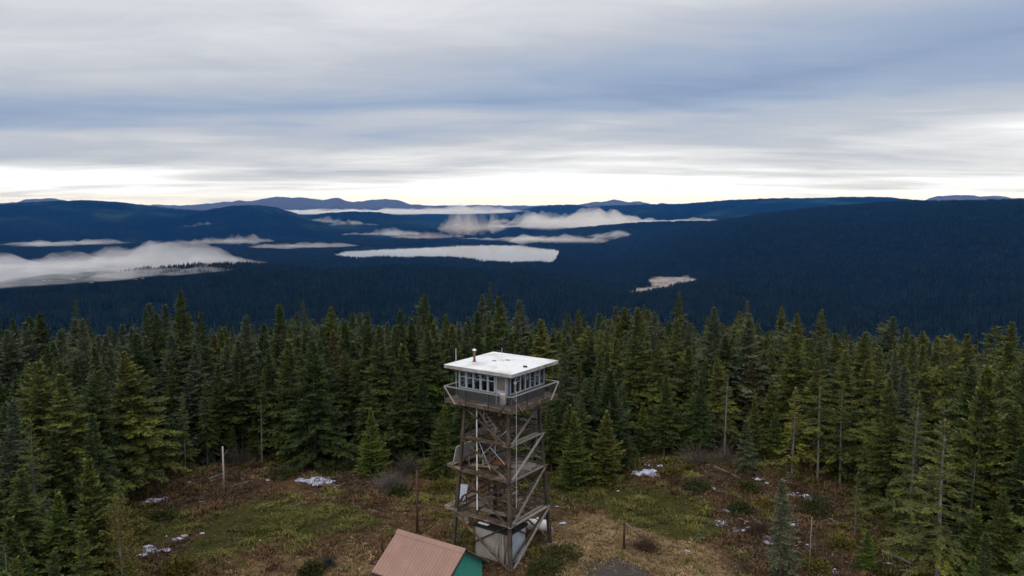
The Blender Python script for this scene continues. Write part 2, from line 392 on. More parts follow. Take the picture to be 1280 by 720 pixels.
# mean brightness of the layer by elevation (thin near the horizon, a dense slab above it, thinner again higher up)
el = t.math('ADD', Z, t.math('MULTIPLY', t.math('SUBTRACT', n1, .5), .10))
el = t.math('ADD', el, t.math('MULTIPLY', t.math('MULTIPLY', X, TILT), t.ramp(Z, [(0, 0), (.03, .1), (.13, 1), (1, 1)])))
dens = t.ramp(el, SKY_DENS)
glow = t.math('MULTIPLY', t.ramp(t.math('ABSOLUTE', t.math('SUBTRACT', X, .05)), [(0, .10), (.12, .08), (.34, 0)], 'EASE'), t.ramp(Z, [(0, 1), (.05, .9), (.10, 0)]))
dens = t.math('SUBTRACT', dens, glow)
thick = t.math('ADD', dens, t.math('MULTIPLY', t.math('SUBTRACT', m, .515), 1.35), clamp=True)
cloud = t.ramp(thick, SKY_COL)
warm = t.ramp(Z, [(0, (1.0, 1.0, 1.0)), (.10, (1, 1, 1)), (1, (1, 1, 1))])
cloud = t.mix(1.0, cloud, warm, 'MULTIPLY')
gain = t.ramp(Z, [(0, .10), (.28, .10), (.5, ZEN * .7 / 10), (1, ZEN / 10)])
cl = t.mix(1.0, cloud, gain, 'MULTIPLY')
cl = t.n('ShaderNodeVectorMath', operation='SCALE', inp={0: cl, 3: SKY_GAIN * 10 / WSTR}).outputs[0]
col = t.mix(.93, sky.outputs[0], cl)
bg = t.n('ShaderNodeBackground', inp={0: col, 1: WSTR})
o = t.n('ShaderNodeOutputWorld'); t.ln(bg.outputs[0], o.inputs[0])
w.cycles.sampling_method = 'MANUAL'; w.cycles.sample_map_resolution = 512

sd = bpy.data.lights.new('sun', 'SUN'); so = bpy.data.objects.new('sun', sd); COL.objects.link(so)
sd.energy = SUN_STR; sd.angle = R(25); sd.color = (1, .95, .88)
so.rotation_euler = (R(90) - SUN_EL, 0, -SUN_AZ + math.pi)  # set below from the direction vector
dv = Vector((math.sin(SUN_AZ) * math.cos(SUN_EL), math.cos(SUN_AZ) * math.cos(SUN_EL), math.sin(SUN_EL)))
so.rotation_euler = dv.to_track_quat('Z', 'Y').to_euler()
so.location = (0, 0, 60)

vs = SC.view_settings; vs.view_transform = 'Standard'; vs.look = 'None'; vs.gamma = 1; vs.exposure = EXPOSURE; vs.use_curve_mapping = False
cy = SC.cycles
cy.use_denoising = True
try: cy.denoiser = 'OPENIMAGEDENOISE'; cy.denoising_input_passes = 'RGB_ALBEDO_NORMAL'
except Exception: pass
cy.max_bounces = 8; cy.diffuse_bounces = 3; cy.glossy_bounces = 3; cy.transmission_bounces = 6; cy.volume_bounces = 5; cy.transparent_max_bounces = 24
cy.volume_step_rate = 1.0; cy.volume_max_steps = 128; cy.sample_clamp_indirect = 4; cy.use_adaptive_sampling = False

# ------------------------------------------------------------------ haze: the blue air over the valley
HB = 34000.0
hz = MB().box((0, 12000, (215 - 470) / 2), (2 * HB, 2 * HB, 215 + 470))
t = NT('air'); pv_ = t.n('ShaderNodeVolumePrincipled', inp={'Color': (*HAZE_COL, 1), 'Density': HAZE_DEN, 'Anisotropy': 0.0, 'Absorption Color': (1, 1, 1, 1)})
o = t.n('ShaderNodeOutputMaterial'); t.ln(pv_.outputs[0], o.inputs[1])
hzo = hz.build('haze', t.m); tag(hzo, 'thin blue haze hanging in the air over the whole valley', 'haze', kind='stuff')

# ------------------------------------------------------------------ terrain sheet
front = np.concatenate([np.linspace(-math.pi, -R(52), 90, endpoint=False), np.linspace(-R(52), R(52), 950, endpoint=False), np.linspace(R(52), math.pi, 90, endpoint=False)])
rad = [0.0]
while rad[-1] < 34: rad.append(rad[-1] + .27)
while rad[-1] < 44500: rad.append(rad[-1] * (1.03 if rad[-1] < 1500 else 1.018))
rad = np.array(rad[1:])
A, Rr = np.meshgrid(front, rad)
gx = (np.sin(A) * Rr).ravel(); gy = (np.cos(A) * Rr).ravel()
gz = ground(gx, gy)
NA, NR = len(front), len(rad)
i = np.arange(NR - 1)[:, None] * NA; j = np.arange(NA)[None, :]; j2 = (j + 1) % NA
F = np.stack([i + j, i + NA + j, i + NA + j2, i + j2], -1).reshape(-1, 4)
V = np.stack([gx, gy, gz], 1)
c0 = len(V); V = np.vstack([V, [[0, 0, float(butte(np.float64(0), np.float64(0)))]]])
fan = np.stack([np.full(NA, c0), np.arange(NA), (np.arange(NA) + 1) % NA, np.full(NA, c0)], 1)[:, :3]
# clearing cover classes in vertex colours: R green heather, G bare tan path grass, B red-brown brush
CLEAR_PX = [(150,760),(160,690),(168,640),(160,612),(215,594),(330,580),(430,581),(490,586),(545,590),(600,596),(700,606),(745,603),(800,580),(860,573),(930,584),(985,592),(1045,606),(1090,640),(1112,690),(1150,760)]
CLEAR = np.array([on_ground(u, v)[:2] for u, v in CLEAR_PX] + [(22, -22), (-20, -22)])
GREENS_PX = [[(232,700),(238,668),(262,645),(320,624),(372,628),(420,632),(462,646),(468,660),(420,668),(350,668),(310,690),(270,702)], [(690,604),(740,606),(800,607),(860,622),(892,644),(902,664),(880,678),(830,664),(780,650),(730,634),(700,622)], [(170,660),(240,640),(250,665),(200,680)]]
GREENS = [np.array([on_ground(u, v)[:2] for u, v in p]) for p in GREENS_PX]
TAN_PX = [[(690,655),(760,642),(830,668),(905,690),(920,720),(900,745),(690,745)], [(290,715),(350,700),(440,688),(465,703),(450,745),(270,745)]]
TANS = [np.array([on_ground(u, v)[:2] for u, v in p]) for p in TAN_PX]
RED_PX = [[(820,585),(900,590),(1000,600),(1080,640),(1110,700),(1000,745),(930,720),(890,660),(900,630),(850,615)], [(385,600),(430,588),(490,600),(480,640),(430,630)], [(160,610),(300,590),(330,620),(240,640),(180,640)], [(165,690),(235,672),(250,690),(180,720)]]
REDS = [np.array([on_ground(u, v)[:2] for u, v in p]) for p in RED_PX]
def cover(x, y):
    wob = fbm(x * .5, y * .5, 3) * 1.6
    g = np.max([1 - sstep(-.4, .9, poly_sd(x, y, p) + wob) for p in GREENS], 0)
    b = np.max([(1, .5)[i_] * (1 - sstep(-.6, 1.4, poly_sd(x, y, p) + wob)) for i_, p in enumerate(TANS)], 0)
    r = np.max([1 - sstep(-.8, 1.6, poly_sd(x, y, p) + wob) for p in REDS], 0)
    return g, b, r
near = np.hypot(V[:, 0], V[:, 1]) < 60
colr = np.zeros((len(V), 4), np.float32); colr[:, 3] = 1
g_, b_, r_ = cover(V[near, 0], V[near, 1]); colr[near, 0] = g_; colr[near, 1] = b_; colr[near, 2] = r_
farm = ~near
ms = poly_sd(V[farm, 0], V[farm, 1], MEADOW) + 60 * fbm(V[farm, 0] / 90, V[farm, 1] / 90, 3)
colr[farm, 3] = sstep(-30, 20, ms)

t = NT('terrain')
at = t.n('ShaderNodeAttribute', attribute_name='cover'); s3 = t.n('ShaderNodeSeparateColor', inp={0: at.outputs['Color']})
pos = t.n('ShaderNodeNewGeometry').outputs['Position']
na = t.noise(pos, .9, 6, .65); nb = t.noise(pos, 3.5, 5, .7); nf = t.noise(pos, .004, 6, .6); nm = t.noise(pos, .035, 5, .6)
soil = t.ramp(nb, [(.3, (.042, .026, .015)), (.55, (.100, .060, .032)), (.75, (.155, .100, .054))])
tan = t.ramp(nb, [(.3, (.095, .063, .033)), (.5, (.20, .138, .074)), (.72, (.29, .21, .12))])
grn = t.ramp(nb, [(.3, (.020, .024, .008)), (.7, (.062, .064, .018))])
red = t.ramp(nb, [(.3, (.030, .019, .013)), (.7, (.080, .049, .031))])
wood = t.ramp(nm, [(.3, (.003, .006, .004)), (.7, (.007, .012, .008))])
c = t.mix(s3.outputs[1], soil, tan); c = t.mix(s3.outputs[2], c, red); c = t.mix(s3.outputs[0], c, grn)
c = t.mix(t.ramp(na, [(.42, 0), (.62, .55)]), c, (.05, .033, .019))
ln_ = t.n('ShaderNodeVectorMath', operation='LENGTH', inp={0: pos}).outputs['Value']
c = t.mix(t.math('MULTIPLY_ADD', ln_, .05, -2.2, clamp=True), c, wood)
mead = t.ramp(t.noise(pos, .02, 5, .7), [(.35, (.10, .085, .07)), (.62, (.33, .29, .26))])
c = t.mix(at.outputs['Alpha'], mead, c)
big = t.noise(pos, .0011, 5, .62)
c = t.mix(t.math('MULTIPLY_ADD', ln_, .0004, -2.0, clamp=True), c, t.mix(1.0, c, t.ramp(big, [(.36, .45), (.55, 1.0), (.62, 2.6), (.70, 3.6)]), 'MULTIPLY'))
c = t.mix(t.math('MULTIPLY_ADD', ln_, .0004, -8.6, clamp=True), c, (.060, .055, .058))  # far ranges paled with distance: extra haze put into their base colour
sn = t.math('MULTIPLY', t.math('MULTIPLY_ADD', ln_, .0005, -12.4, clamp=True), t.ramp(t.noise(t.n('ShaderNodeMapping', inp={'Vector': pos, 'Scale': (1, .3, 3)}).outputs[0], .0016, 6, .7), [(.56, 0), (.64, .8)]))
sn = t.math('MULTIPLY', sn, t.math('MULTIPLY_ADD', t.n('ShaderNodeSeparateXYZ', inp={0: pos}).outputs[0], .0003, -2.4, clamp=True))
c = t.mix(sn, c, (.35, .36, .38))
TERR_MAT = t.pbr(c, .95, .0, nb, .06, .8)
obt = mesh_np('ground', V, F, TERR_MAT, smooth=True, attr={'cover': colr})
bmx = bmesh.new(); bmx.from_mesh(obt.data); bmx.verts.ensure_lookup_table()
for a, b, c3 in fan: bmx.faces.new((bmx.verts[a], bmx.verts[b], bmx.verts[c3]))
bmesh.ops.recalc_face_normals(bmx, faces=bmx.faces); bmx.to_mesh(obt.data); bmx.free()
for p in obt.data.polygons[-NA:]: p.use_smooth = True
if obt.data.polygons[-1].normal.z < 0: obt.data.flip_normals()
tag(obt, 'brown clearing on a hilltop falling away to a wide forested valley', 'ground', kind='structure')

# ------------------------------------------------------------------ lake
lk = MB(); cxy = LAKE.mean(0)
LK2 = [p + (p - cxy) / np.linalg.norm(p - cxy) * 45 for p in LAKE]
lk.face([(p[0], p[1], LAKE_Z) for p in LK2]); bmesh.ops.triangulate(lk.bm, faces=lk.bm.faces)
t = NT('lake_water'); pos = t.n('ShaderNodeNewGeometry').outputs['Position']
nw = t.noise(t.n('ShaderNodeMapping', inp={'Vector': pos, 'Scale': (.25, 1, 1)}).outputs[0], .012, 4, .6)
lko = lk.build('lake', t.pbr((.012, .02, .028), t.ramp(nw, [(.35, .02), (.65, .07)]), .5, t.noise(pos, .05, 3), 1.2, .05, IOR=3.0))
if lko.data.polygons[0].normal.z < 0: lko.data.flip_normals()
tag(lko, 'pale still lake shining in the middle of the valley', 'lake', kind='structure')

# ------------------------------------------------------------------ low fog banks lying in the valley: lumpy closed bodies of mist
_fogm = {}
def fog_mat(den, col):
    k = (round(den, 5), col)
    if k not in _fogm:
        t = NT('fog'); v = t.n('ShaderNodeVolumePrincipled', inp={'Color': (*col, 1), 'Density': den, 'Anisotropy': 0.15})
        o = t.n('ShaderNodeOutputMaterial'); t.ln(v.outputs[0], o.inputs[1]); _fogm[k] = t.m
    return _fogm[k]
def fog_bank(u, v, dist, length, depth, thick, label, den=.006, rz=0, rag=1.0, seed=1, col=(.97, .965, .97), s=None, sink=.3):
    p = at_dist(u, v, dist); nx = int(min(170, max(40, length / 14))); ny = int(min(80, max(24, depth / 16)))
    X, Y = np.meshgrid(np.linspace(-.5, .5, nx), np.linspace(-.5, .5, ny)); x = X * length; y = Y * depth
    s = s or min(420, max(110, length / 6)); o_ = seed * 31.7
    env = 1 - (np.abs(2 * X)**2.2 + np.abs(2 * Y)**2)
    n1 = fbm(x / s + o_, y / (s * .7) + o_, 5); n2 = fbm(x / (s * .28) + o_, y / (s * .2), 3)
    tt = env * .85 + rag * (n1 * 1.15 + n2 * .28 * (env > 0)) - .12 * rag
    tt = np.minimum(tt, env * 1.9)
    tt[0, :] = tt[-1, :] = tt[:, 0] = tt[:, -1] = -1
    pos_ = tt > 0; th = thick * np.where(pos_, np.clip(tt, 0, None)**1.35, 0)
    zc = thick * .10 * fbm(x / (s * 1.3) - o_, y / s, 3)
    top = np.stack([x, y, zc + th * (1 - sink)], -1).reshape(-1, 3); bot = np.stack([x, y, zc - th * sink], -1).reshape(-1, 3)
    n = nx * ny; ti = np.arange(n).reshape(ny, nx); bi = np.where(pos_, ti + n, ti)
    q = lambda a: np.stack([a[:-1, :-1], a[:-1, 1:], a[1:, 1:], a[1:, :-1]], -1)
    keep = (pos_[:-1, :-1] | pos_[:-1, 1:] | pos_[1:, 1:] | pos_[1:, :-1])
    F = np.vstack([q(ti)[keep], q(bi)[keep][:, ::-1]]); V = np.vstack([top, bot])
    used = np.zeros(2 * n, bool); used[F.ravel()] = True; re = np.cumsum(used) - 1
    o = mesh_np('fog_bank', V[used], re[F], fog_mat(den, col), smooth=True)
    o.location = p; o.rotation_euler = (0, 0, rz - az_of(u)); return tag(o, label, 'fog', None, 'stuff')
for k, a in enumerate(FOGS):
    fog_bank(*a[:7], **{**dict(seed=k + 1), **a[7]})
# ------------------------------------------------------------------ conifers
def needle_mat(name, stops, warm=.0):
    t = NT(name); oi = t.n('ShaderNodeObjectInfo').outputs['Random']
    tc = t.n('ShaderNodeTexCoord').outputs['Object']
    tone = t.n('ShaderNodeAttribute', attribute_name='tone').outputs['Fac']
    c = t.ramp(oi, stops)
    c = t.mix(1.0, c, t.ramp(tone, [(0, (.42, .45, .5)), (.5, (1, 1, 1)), (1, (1.8, 1.8, 1.3))]), 'MULTIPLY')
    n = t.noise(tc, 1.3, 3, .6)
    c = t.mix(1.0, c, t.ramp(n, [(.3, (.7, .75, .8)), (.7, (1.3, 1.22, 1.1))]), 'MULTIPLY')
    p = t.n('ShaderNodeBsdfPrincipled', inp={'Base Color': c, 'Roughness': .62, 'Specular IOR Level': .22})
    tr = t.n('ShaderNodeBsdfTranslucent', inp={'Color': c})
    mx = t.n('ShaderNodeMixShader', inp={0: .18, 1: p.outputs[0], 2: tr.outputs[0]})
    o = t.n('ShaderNodeOutputMaterial'); t.ln(mx.outputs[0], o.inputs[0]); return t.m
NEEDLE = {
 'dark':  needle_mat('needles_dark', [(0, (.034, .056, .016)), (.5, (.050, .074, .020)), (1, (.066, .090, .024))]),
 'blue':  needle_mat('needles_blue', [(0, (.060, .082, .050)), (.5, (.080, .100, .060)), (1, (.096, .112, .068))]),
 'olive': needle_mat('needles_olive', [(0, (.070, .090, .020)), (.5, (.094, .108, .025)), (1, (.118, .122, .030))]),
 'young': needle_mat('needles_young', [(0, (.082, .120, .024)), (1, (.110, .140, .028))]),
 'yellow': needle_mat('needles_yellow', [(0, (.145, .145, .024)), (1, (.170, .160, .028))]),
 'rust':  needle_mat('needles_rust', [(0, (.085, .072, .028)), (1, (.100, .078, .028))]),
}
BARK = worn('bark', (.07, .06, .05), (.16, .145, .125), None, 9, .9, .1, (1, 1, .15), .02)
BARK_PALE = worn('bark_pale', (.11, .10, .088), (.21, .20, .18), None, 9, .9, .1, (1, 1, .15), .02)

def tube_np(P, r, n=6):
    P = np.asarray(P, float); k = len(P); r = np.broadcast_to(r, (k,))
    a = np.arange(n) / n * 2 * math.pi; d = P[-1] - P[0]
    if abs(d[2]) > np.hypot(d[0], d[1]): e1 = np.array([1., 0, 0]); e2 = np.array([0, 1., 0])
    else:
        e2 = np.array([0, 0, 1.]); e1 = np.array([-d[1], d[0], 0]); e1 /= np.linalg.norm(e1) + 1e-9
    ring = np.cos(a)[:, None] * e1 + np.sin(a)[:, None] * e2
    V = (P[:, None, :] + ring[None] * r[:, None, None]).reshape(-1, 3)
    i = np.arange(k - 1)[:, None] * n; j = np.arange(n)[None]; j2 = (j + 1) % n
    F = np.stack([i + j, i + j2, i + n + j2, i + n + j], -1).reshape(-1, 4); return V, F
class Acc:
    def __init__(s): s.V = []; s.F = []; s.n = 0; s.T = []
    def add(s, V, F, tone=None):
        s.V.append(V); s.F.append(np.asarray(F) + s.n); s.n += len(V)
        s.T.append(np.full(len(V), 0.5 if tone is None else tone) if np.ndim(tone) == 0 else tone)
    def out(s): return np.vstack(s.V), np.vstack(s.F), np.concatenate(s.T)
def kites(B, D, W, L, N):                          # leaf-sprays: base, direction, width, length, side vector
    M = B + D * (L * .55)[:, None]; S = N * (W * .5)[:, None]
    T = B + D * L[:, None]; T[:, 2] -= L * .08
    V = np.stack([B, M + S, T, M - S], 1).reshape(-1, 3)
    F = np.arange(len(B) * 4).reshape(-1, 4); return V, F
def norm(a): return a / (np.linalg.norm(a, axis=-1, keepdims=True) + 1e-9)

def conifer(seed, H, Rm, t0=.12, dens=1.0, pw=.8, droop=.28, el=(-4, 42), ragged=.25, gap=.0, spray=1.0, dead=.0, asym=.2):
    g = np.random.default_rng(seed); tr = Acc(); cr = Acc()
    zz = np.linspace(0, 1, 9); bend = np.cumsum(g.normal(0, .012, (9, 2)), 0) * H * .16
    r0 = .0105 * H + .03
    TP = np.stack([bend[:, 0], bend[:, 1], zz * H - (zz == 0) * .3], 1)
    tr.add(*tube_np(TP, r0 * (1 - zz)**.8 + .012, 7))
    trunk = lambda t: np.array([np.interp(t, zz, TP[:, k]) for k in range(3)])
    nb = int(H * 16.5 * dens); Rm = Rm * .90; spray = spray * .80; dirA = g.uniform(0, 6.28)
    for k in range(nb):
        t = t0 + (1 - t0) * (max(k + g.uniform(-.4, .4), 0) / nb)**.92
        t = min(max(t, t0 * .8), .985)
        q = min(1.0, (1 - t) / (1 - t0))
        prof = min(1, q**pw * 1.06) * (.72 + .28 * min(1, (1 - q) * 5 + .1))
        az = k * 2.39996 + g.normal(0, .35)
        L = Rm * prof * (1 + g.normal(0, ragged)) * (1 + asym * math.cos(az - dirA)) + .10
        L = max(L, .14)
        if g.random() < gap: L *= .45
        e = R(el[0] + (el[1] - el[0]) * (1 - q)**1.6 + g.normal(0, 6))
        base = trunk(t); dh = np.array([math.cos(az), math.sin(az), 0.]); side0 = np.array([-dh[1], dh[0], 0.])
        n = int(3 + L / .24); s = (np.arange(n) + g.uniform(.25, .75)) / n
        dr = droop * (0.5 + .8 * q)
        f = lambda s: base + dh * (L * s)[:, None] * math.cos(e) + np.array([0, 0, 1.])[None] * (L * (math.sin(e) * s - dr * s**2 + dr * .45 * s**3))[:, None] + side0 * (L * .12 * math.sin(k) * s**2)[:, None]
        sp = np.array([0, .35, .7, 1.0]); tr.add(*tube_np(f(sp), np.array([.016, .012, .008, .003]) * (.6 + L * .35), 3))
        tone = np.clip(.5 + g.normal(0, .22), 0, 1)
        isdead = g.random() < dead
        if isdead: continue
        inner = .06 + .16 * q if gap == 0 else .12 + .22 * q
        s = s[(s > inner)]
        if len(s) == 0: s = np.array([.6])
        P = f(s); tl = (L * .40 * (1.02 - s)**.65 + .16) * spray
        tan = norm(f(np.minimum(s + .05, 1.05)) - f(s - .05))
        for sg in (-1, 1):
            a = R(52) + g.normal(0, .18, len(s))
            D = tan * np.cos(a)[:, None] + sg * side0 * np.sin(a)[:, None]
            D[:, 2] += g.normal(-.10, .16, len(s)); D = norm(D)
            ll = tl * g.uniform(.75, 1.25, len(s))
            Nn = np.cross(D, np.array([0, 0, 1.]) + g.normal(0, .38, (len(s), 3))); Nn = norm(Nn)
            cr.add(*kites(P, D, .20 * ll + .05, ll, Nn), tone)
            for fr in (.22, .46, .72):                    # side sprays on the twig
                P2 = P + D * (ll * fr)[:, None]
                for sg2 in (-1, 1):
                    D2 = norm(D * .72 + Nn * sg2 * .7 + g.normal(0, .16, D.shape)); D2[:, 2] -= .06
                    l2 = ll * (.60 - .38 * fr) * g.uniform(.7, 1.2, len(s))
                    N2 = norm(np.cross(D2, np.array([0, 0, 1.]) + g.normal(0, .45, D.shape)))
                    cr.add(*kites(P2, D2, .24 * l2 + .035, l2, N2), np.clip(tone + g.normal(0, .1), 0, 1))
        # sprays along the spine itself and the tip
        up = norm(tan * .75 + np.array([0, 0, .5]) + g.normal(0, .3, P.shape))
        l3 = tl * .5 + .08
        cr.add(*kites(P, up, .35 * l3 + .05, l3, norm(np.cross(up, side0 + g.normal(0, .5, P.shape)))), tone)
        cr.add(*kites(f(np.array([.93])), norm(tan[-1:]), np.array([.12]), np.array([.26 + .05 * L]), side0[None]), min(1, tone + .15))
    # leader
    for a in range(6):
        b = trunk(.93 + a * .012); D = norm(np.array([[math.cos(a * 2.4) * .5, math.sin(a * 2.4) * .5, 1.]]))
        cr.add(*kites(b[None], D, np.array([.09]), np.array([.35]), norm(np.cross(D, g.normal(0, 1, (1, 3))))), .6)
    return tr.out(), cr.out()

SHAPES = {   # name: seed, height, radius, options
 'fir_a':   conifer(11, 13, 2.9, .20, 1.0, 1.0, .28),
 'fir_b':   conifer(12, 14, 3.3, .16, 1.0, .92, .32, ragged=.3, asym=.3),
 'fir_c':   conifer(13, 12, 2.3, .18, 1.15, 1.0, .20),
 'fir_d':   conifer(14, 15, 3.6, .22, .95, .85, .36, ragged=.34, asym=.35),
 'fir_e':   conifer(15, 16, 2.8, .24, .9, .95, .28, ragged=.36, gap=.12),
 'fir_f':   conifer(16, 13.5, 3.1, .15, 1.0, .98, .16, el=(4, 50), ragged=.28),
 'broad':   conifer(21, 14, 4.3, .03, 1.15, .78, .32, el=(2, 45), ragged=.30, asym=.25, spray=.85),
 'young':   conifer(31, 7, 1.95, .02, 1.7, 1.05, .08, el=(12, 55), ragged=.18),
 'young_b': conifer(32, 6, 1.5, .02, 1.8, 1.0, .12, el=(8, 50), ragged=.24),
 'sparse':  conifer(41, 12, 2.8, .14, .66, .92, .24, el=(-8, 40), ragged=.38, gap=.20, spray=.8, dead=.08),
 'sparse_b': conifer(42, 11, 2.5, .20, .60, .86, .20, el=(-6, 38), ragged=.45, gap=.28, spray=.78, dead=.14),
 'spire':   conifer(51, 18, 2.1, .20, .85, .92, .36, el=(-14, 30), ragged=.40, gap=.18, asym=.1),
 'spruce':  conifer(61, 8, 1.5, .05, 1.25, .95, .22, el=(-4, 42), ragged=.30, gap=.10),
 'snag':    conifer(91, 11, 1.5, .25, .45, .5, .2, el=(-20, 20), ragged=.6, gap=.3, dead=.93),
 'old':     conifer(71, 15, 3.0, .22, .75, .62, .40, el=(-10, 30), ragged=.5, gap=.22, asym=.5, dead=.12),
 'twin':    conifer(81, 12.5, 3.4, .04, 1.1, .80, .20, el=(8, 52), ragged=.42, asym=.45),
}
SH = {}
for k, ((tv, tf, tt), (cv, cf, ct)) in SHAPES.items():
    SH[k] = (tv, tf, cv, cf, ct, cv[:, 2].max())
_proto = {}
TREES = []
def hide_proto(): pass
def tree(kind, mat, x, y, h, rz, label, group=None, bark=None, wide=1.0, name='fir_tree', cat='tree'):
    key = (kind, name)
    if key not in _proto:
        tv, tf, cv, cf, ct, hh = SH[kind]
        root = thing(name, label, cat)
        o1 = mesh_np('trunk', tv, tf, BARK, root, smooth=True)
        o2 = mesh_np('crown', cv, cf, NEEDLE['dark'], root, attr={'tone': ct})
        for o in (o1, o2): o.material_slots[0].link = 'OBJECT'
        _proto[key] = root
    else:
        root = copy_tree(_proto[key])
    kids = list(root.children)
    s = h / SH[kind][5]
    root.location = (x, y, float(ground(x, y)) - .05); root.rotation_euler = (random.gauss(0, .018), random.gauss(0, .018), rz)
    root.scale = (s * wide, s * wide, s)
    for o in kids:
        o.material_slots[0].material = NEEDLE[mat] if o.name.startswith('crown') else (bark or BARK)
    for k_ in ('label', 'category', 'group'):
        if k_ in root: del root[k_]
    tag(root, label, cat, group); TREES.append((x, y, h)); return root
def dist_h(u, vb, vt):                               # base point on the ground and height from top and bottom rows
    p = on_ground(u, vb); d = math.hypot(p[0] - CAM[0], p[1] - CAM[1]); return p[0], p[1], at_dist(u, vt, d)[2] - p[2]
for k_, (u, vb, vt, kind, mat, wide, label) in enumerate(EDGE_TREES):
    x, y, h = dist_h(u, vb, vt)
    tree(kind, mat, x, y, h, k_ * 1.7, label, bark=BARK_PALE if 'sparse' in kind or kind == 'snag' else None, wide=wide,
         name={'broad': 'fir_tree', 'young': 'young_fir', 'young_b': 'young_fir', 'spruce': 'spruce_tree', 'sparse': 'hemlock_tree', 'sparse_b': 'hemlock_tree', 'snag': 'dead_tree'}.get(kind, 'fir_tree'))
for k_, (u, vt, dd, h, kind, mat, label) in enumerate(CREST_TREES):
    q = at_dist(u, vt, dd); tree(kind, mat, q[0], q[1], q[2] - float(ground(q[0], q[1])), k_ * 2.3, label, wide=1.0, name='fir_tree')

# the forest round the clearing: scattered trunks, the 300 nearest as trees of their own, the rest as one mass
hand = [(a, b, 1.7 if h > 5 else .9) for a, b, h in TREES]
cells = {}
def free(x, y, r):
    cx, cy_ = int(x // 4), int(y // 4)
    for i in (-1, 0, 1):
        for j in (-1, 0, 1):
            for (a, b, q) in cells.get((cx + i, cy_ + j), ()):
                if (a - x)**2 + (b - y)**2 < max(r, q)**2: return False
    return True
def put(x, y, r): cells.setdefault((int(x // 4), int(y // 4)), []).append((x, y, r))
for a in hand: put(*a)
g = np.random.default_rng(5)
cand = []
N = 60000
DD = 34 + 330 * g.random(N)**.62; AZ = (g.random(N) - .5) * 2 * R(37)
CX = CAM[0] + np.sin(AZ) * DD; CY = CAM[1] + np.cos(AZ) * DD
sdc = poly_sd(CX, CY, CLEAR); clump = fbm(CX / 22, CY / 22, 3)
KEEP = np.array([[on_ground(u, v)[0], on_ground(u, v)[1]] for u, v in KEEP_PX]) if len(KEEP_PX) else np.zeros((0, 2))
order = np.arange(N)
for i in order:
    if sdc[i] < 1.2 + max(0, clump[i]) * 1.5: continue
    if DD[i] < 50 and abs(CX[i]) < 14: continue
    r = (2.0 if DD[i] < 110 else 2.15 if DD[i] < 200 else 2.8) * g.uniform(.8, 1.25)
    if DD[i] < 62 and CX[i] > 12: r = max(r, 3.0)
    if not free(CX[i], CY[i], r): continue
    put(CX[i], CY[i], r)
    edge = 1 - sstep(0, 14, sdc[i])
    h = (12.2 - 1.0 * sstep(85, 150, DD[i]) + clump[i] * 5 + g.normal(0, 2.0)) * (1 - .18 * edge)
    if DD[i] < 66: h *= .80
    if DD[i] < 62: h *= .86
    if g.random() < .10: h *= .62
    if sdc[i] < 4.5 and g.random() < .34: h = g.uniform(2.5, 6.5)
    cand.append((DD[i], CX[i], CY[i], max(4, h), edge, AZ[i]))
cand.sort()
kinds = ['fir_a', 'fir_b', 'fir_c', 'fir_d', 'fir_e', 'fir_f', 'spire', 'broad', 'old', 'twin']
def pick(D, x, edge, h):
    kd = g.choice(kinds, p=[.15, .15, .12, .12, .09, .14, .05, .05, .05, .08])
    right = sstep(-10, 35, x); far = sstep(80, 130, D)
    pb = .14 + .55 * far * (1 - right * .6); po = .12 + .50 * right; pr = .006 + .014 * right
    v = g.random(); mat = 'blue' if v < pb else 'olive' if v < pb + po else 'rust' if v < pb + po + pr else 'dark'
    if edge > .5 and g.random() < .14: kd = g.choice(['sparse', 'sparse_b', 'young']); 
    if h < 6.6: kd = g.choice(['young', 'young_b', 'spruce']); mat = g.choice(['young', 'olive', 'dark', 'blue'], p=[.35, .35, .2, .1])
    elif D < 63: kd = g.choice(['sparse', 'fir_c', 'young', 'young_b', 'fir_f', 'spruce']); mat = g.choice(['olive', 'dark', 'young'], p=[.5, .35, .15])
    return kd, mat
GLAB = {
 'young': ('light green young fir growing at the rim of the dark forest', 'light green young firs of the forest rim'),
 'dark': ('dark green fir crowded among others in the dense forest round the clearing', 'dark green firs of the forest'),
 'blue': ('bluish green fir crowded among darker ones in the forest round the clearing', 'bluish green firs of the forest'),
 'olive': ('olive green fir crowded among others in the forest round the clearing', 'olive green firs of the forest'),
 'rust': ('brownish fir with thinning needles among green ones in the forest', 'brownish firs of the forest'),
}
n_ind = 296 - len(TREES); mass = []
for q, (D, x, y, h, edge, az) in enumerate(cand):
    kd, mat = pick(D, x, edge, h); rz = g.uniform(0, 6.28); wide = g.uniform(.85, 1.2)
    vis = abs(az) < R(34.5)
    if n_ind > 0 and vis:
        tree(kd, mat, x, y, h, rz, GLAB[mat][0], GLAB[mat][1], wide=wide, bark=BARK_PALE if 'sparse' in kd else None); n_ind -= 1
    else: mass.append((x, y, h, rz, wide, kd, mat))
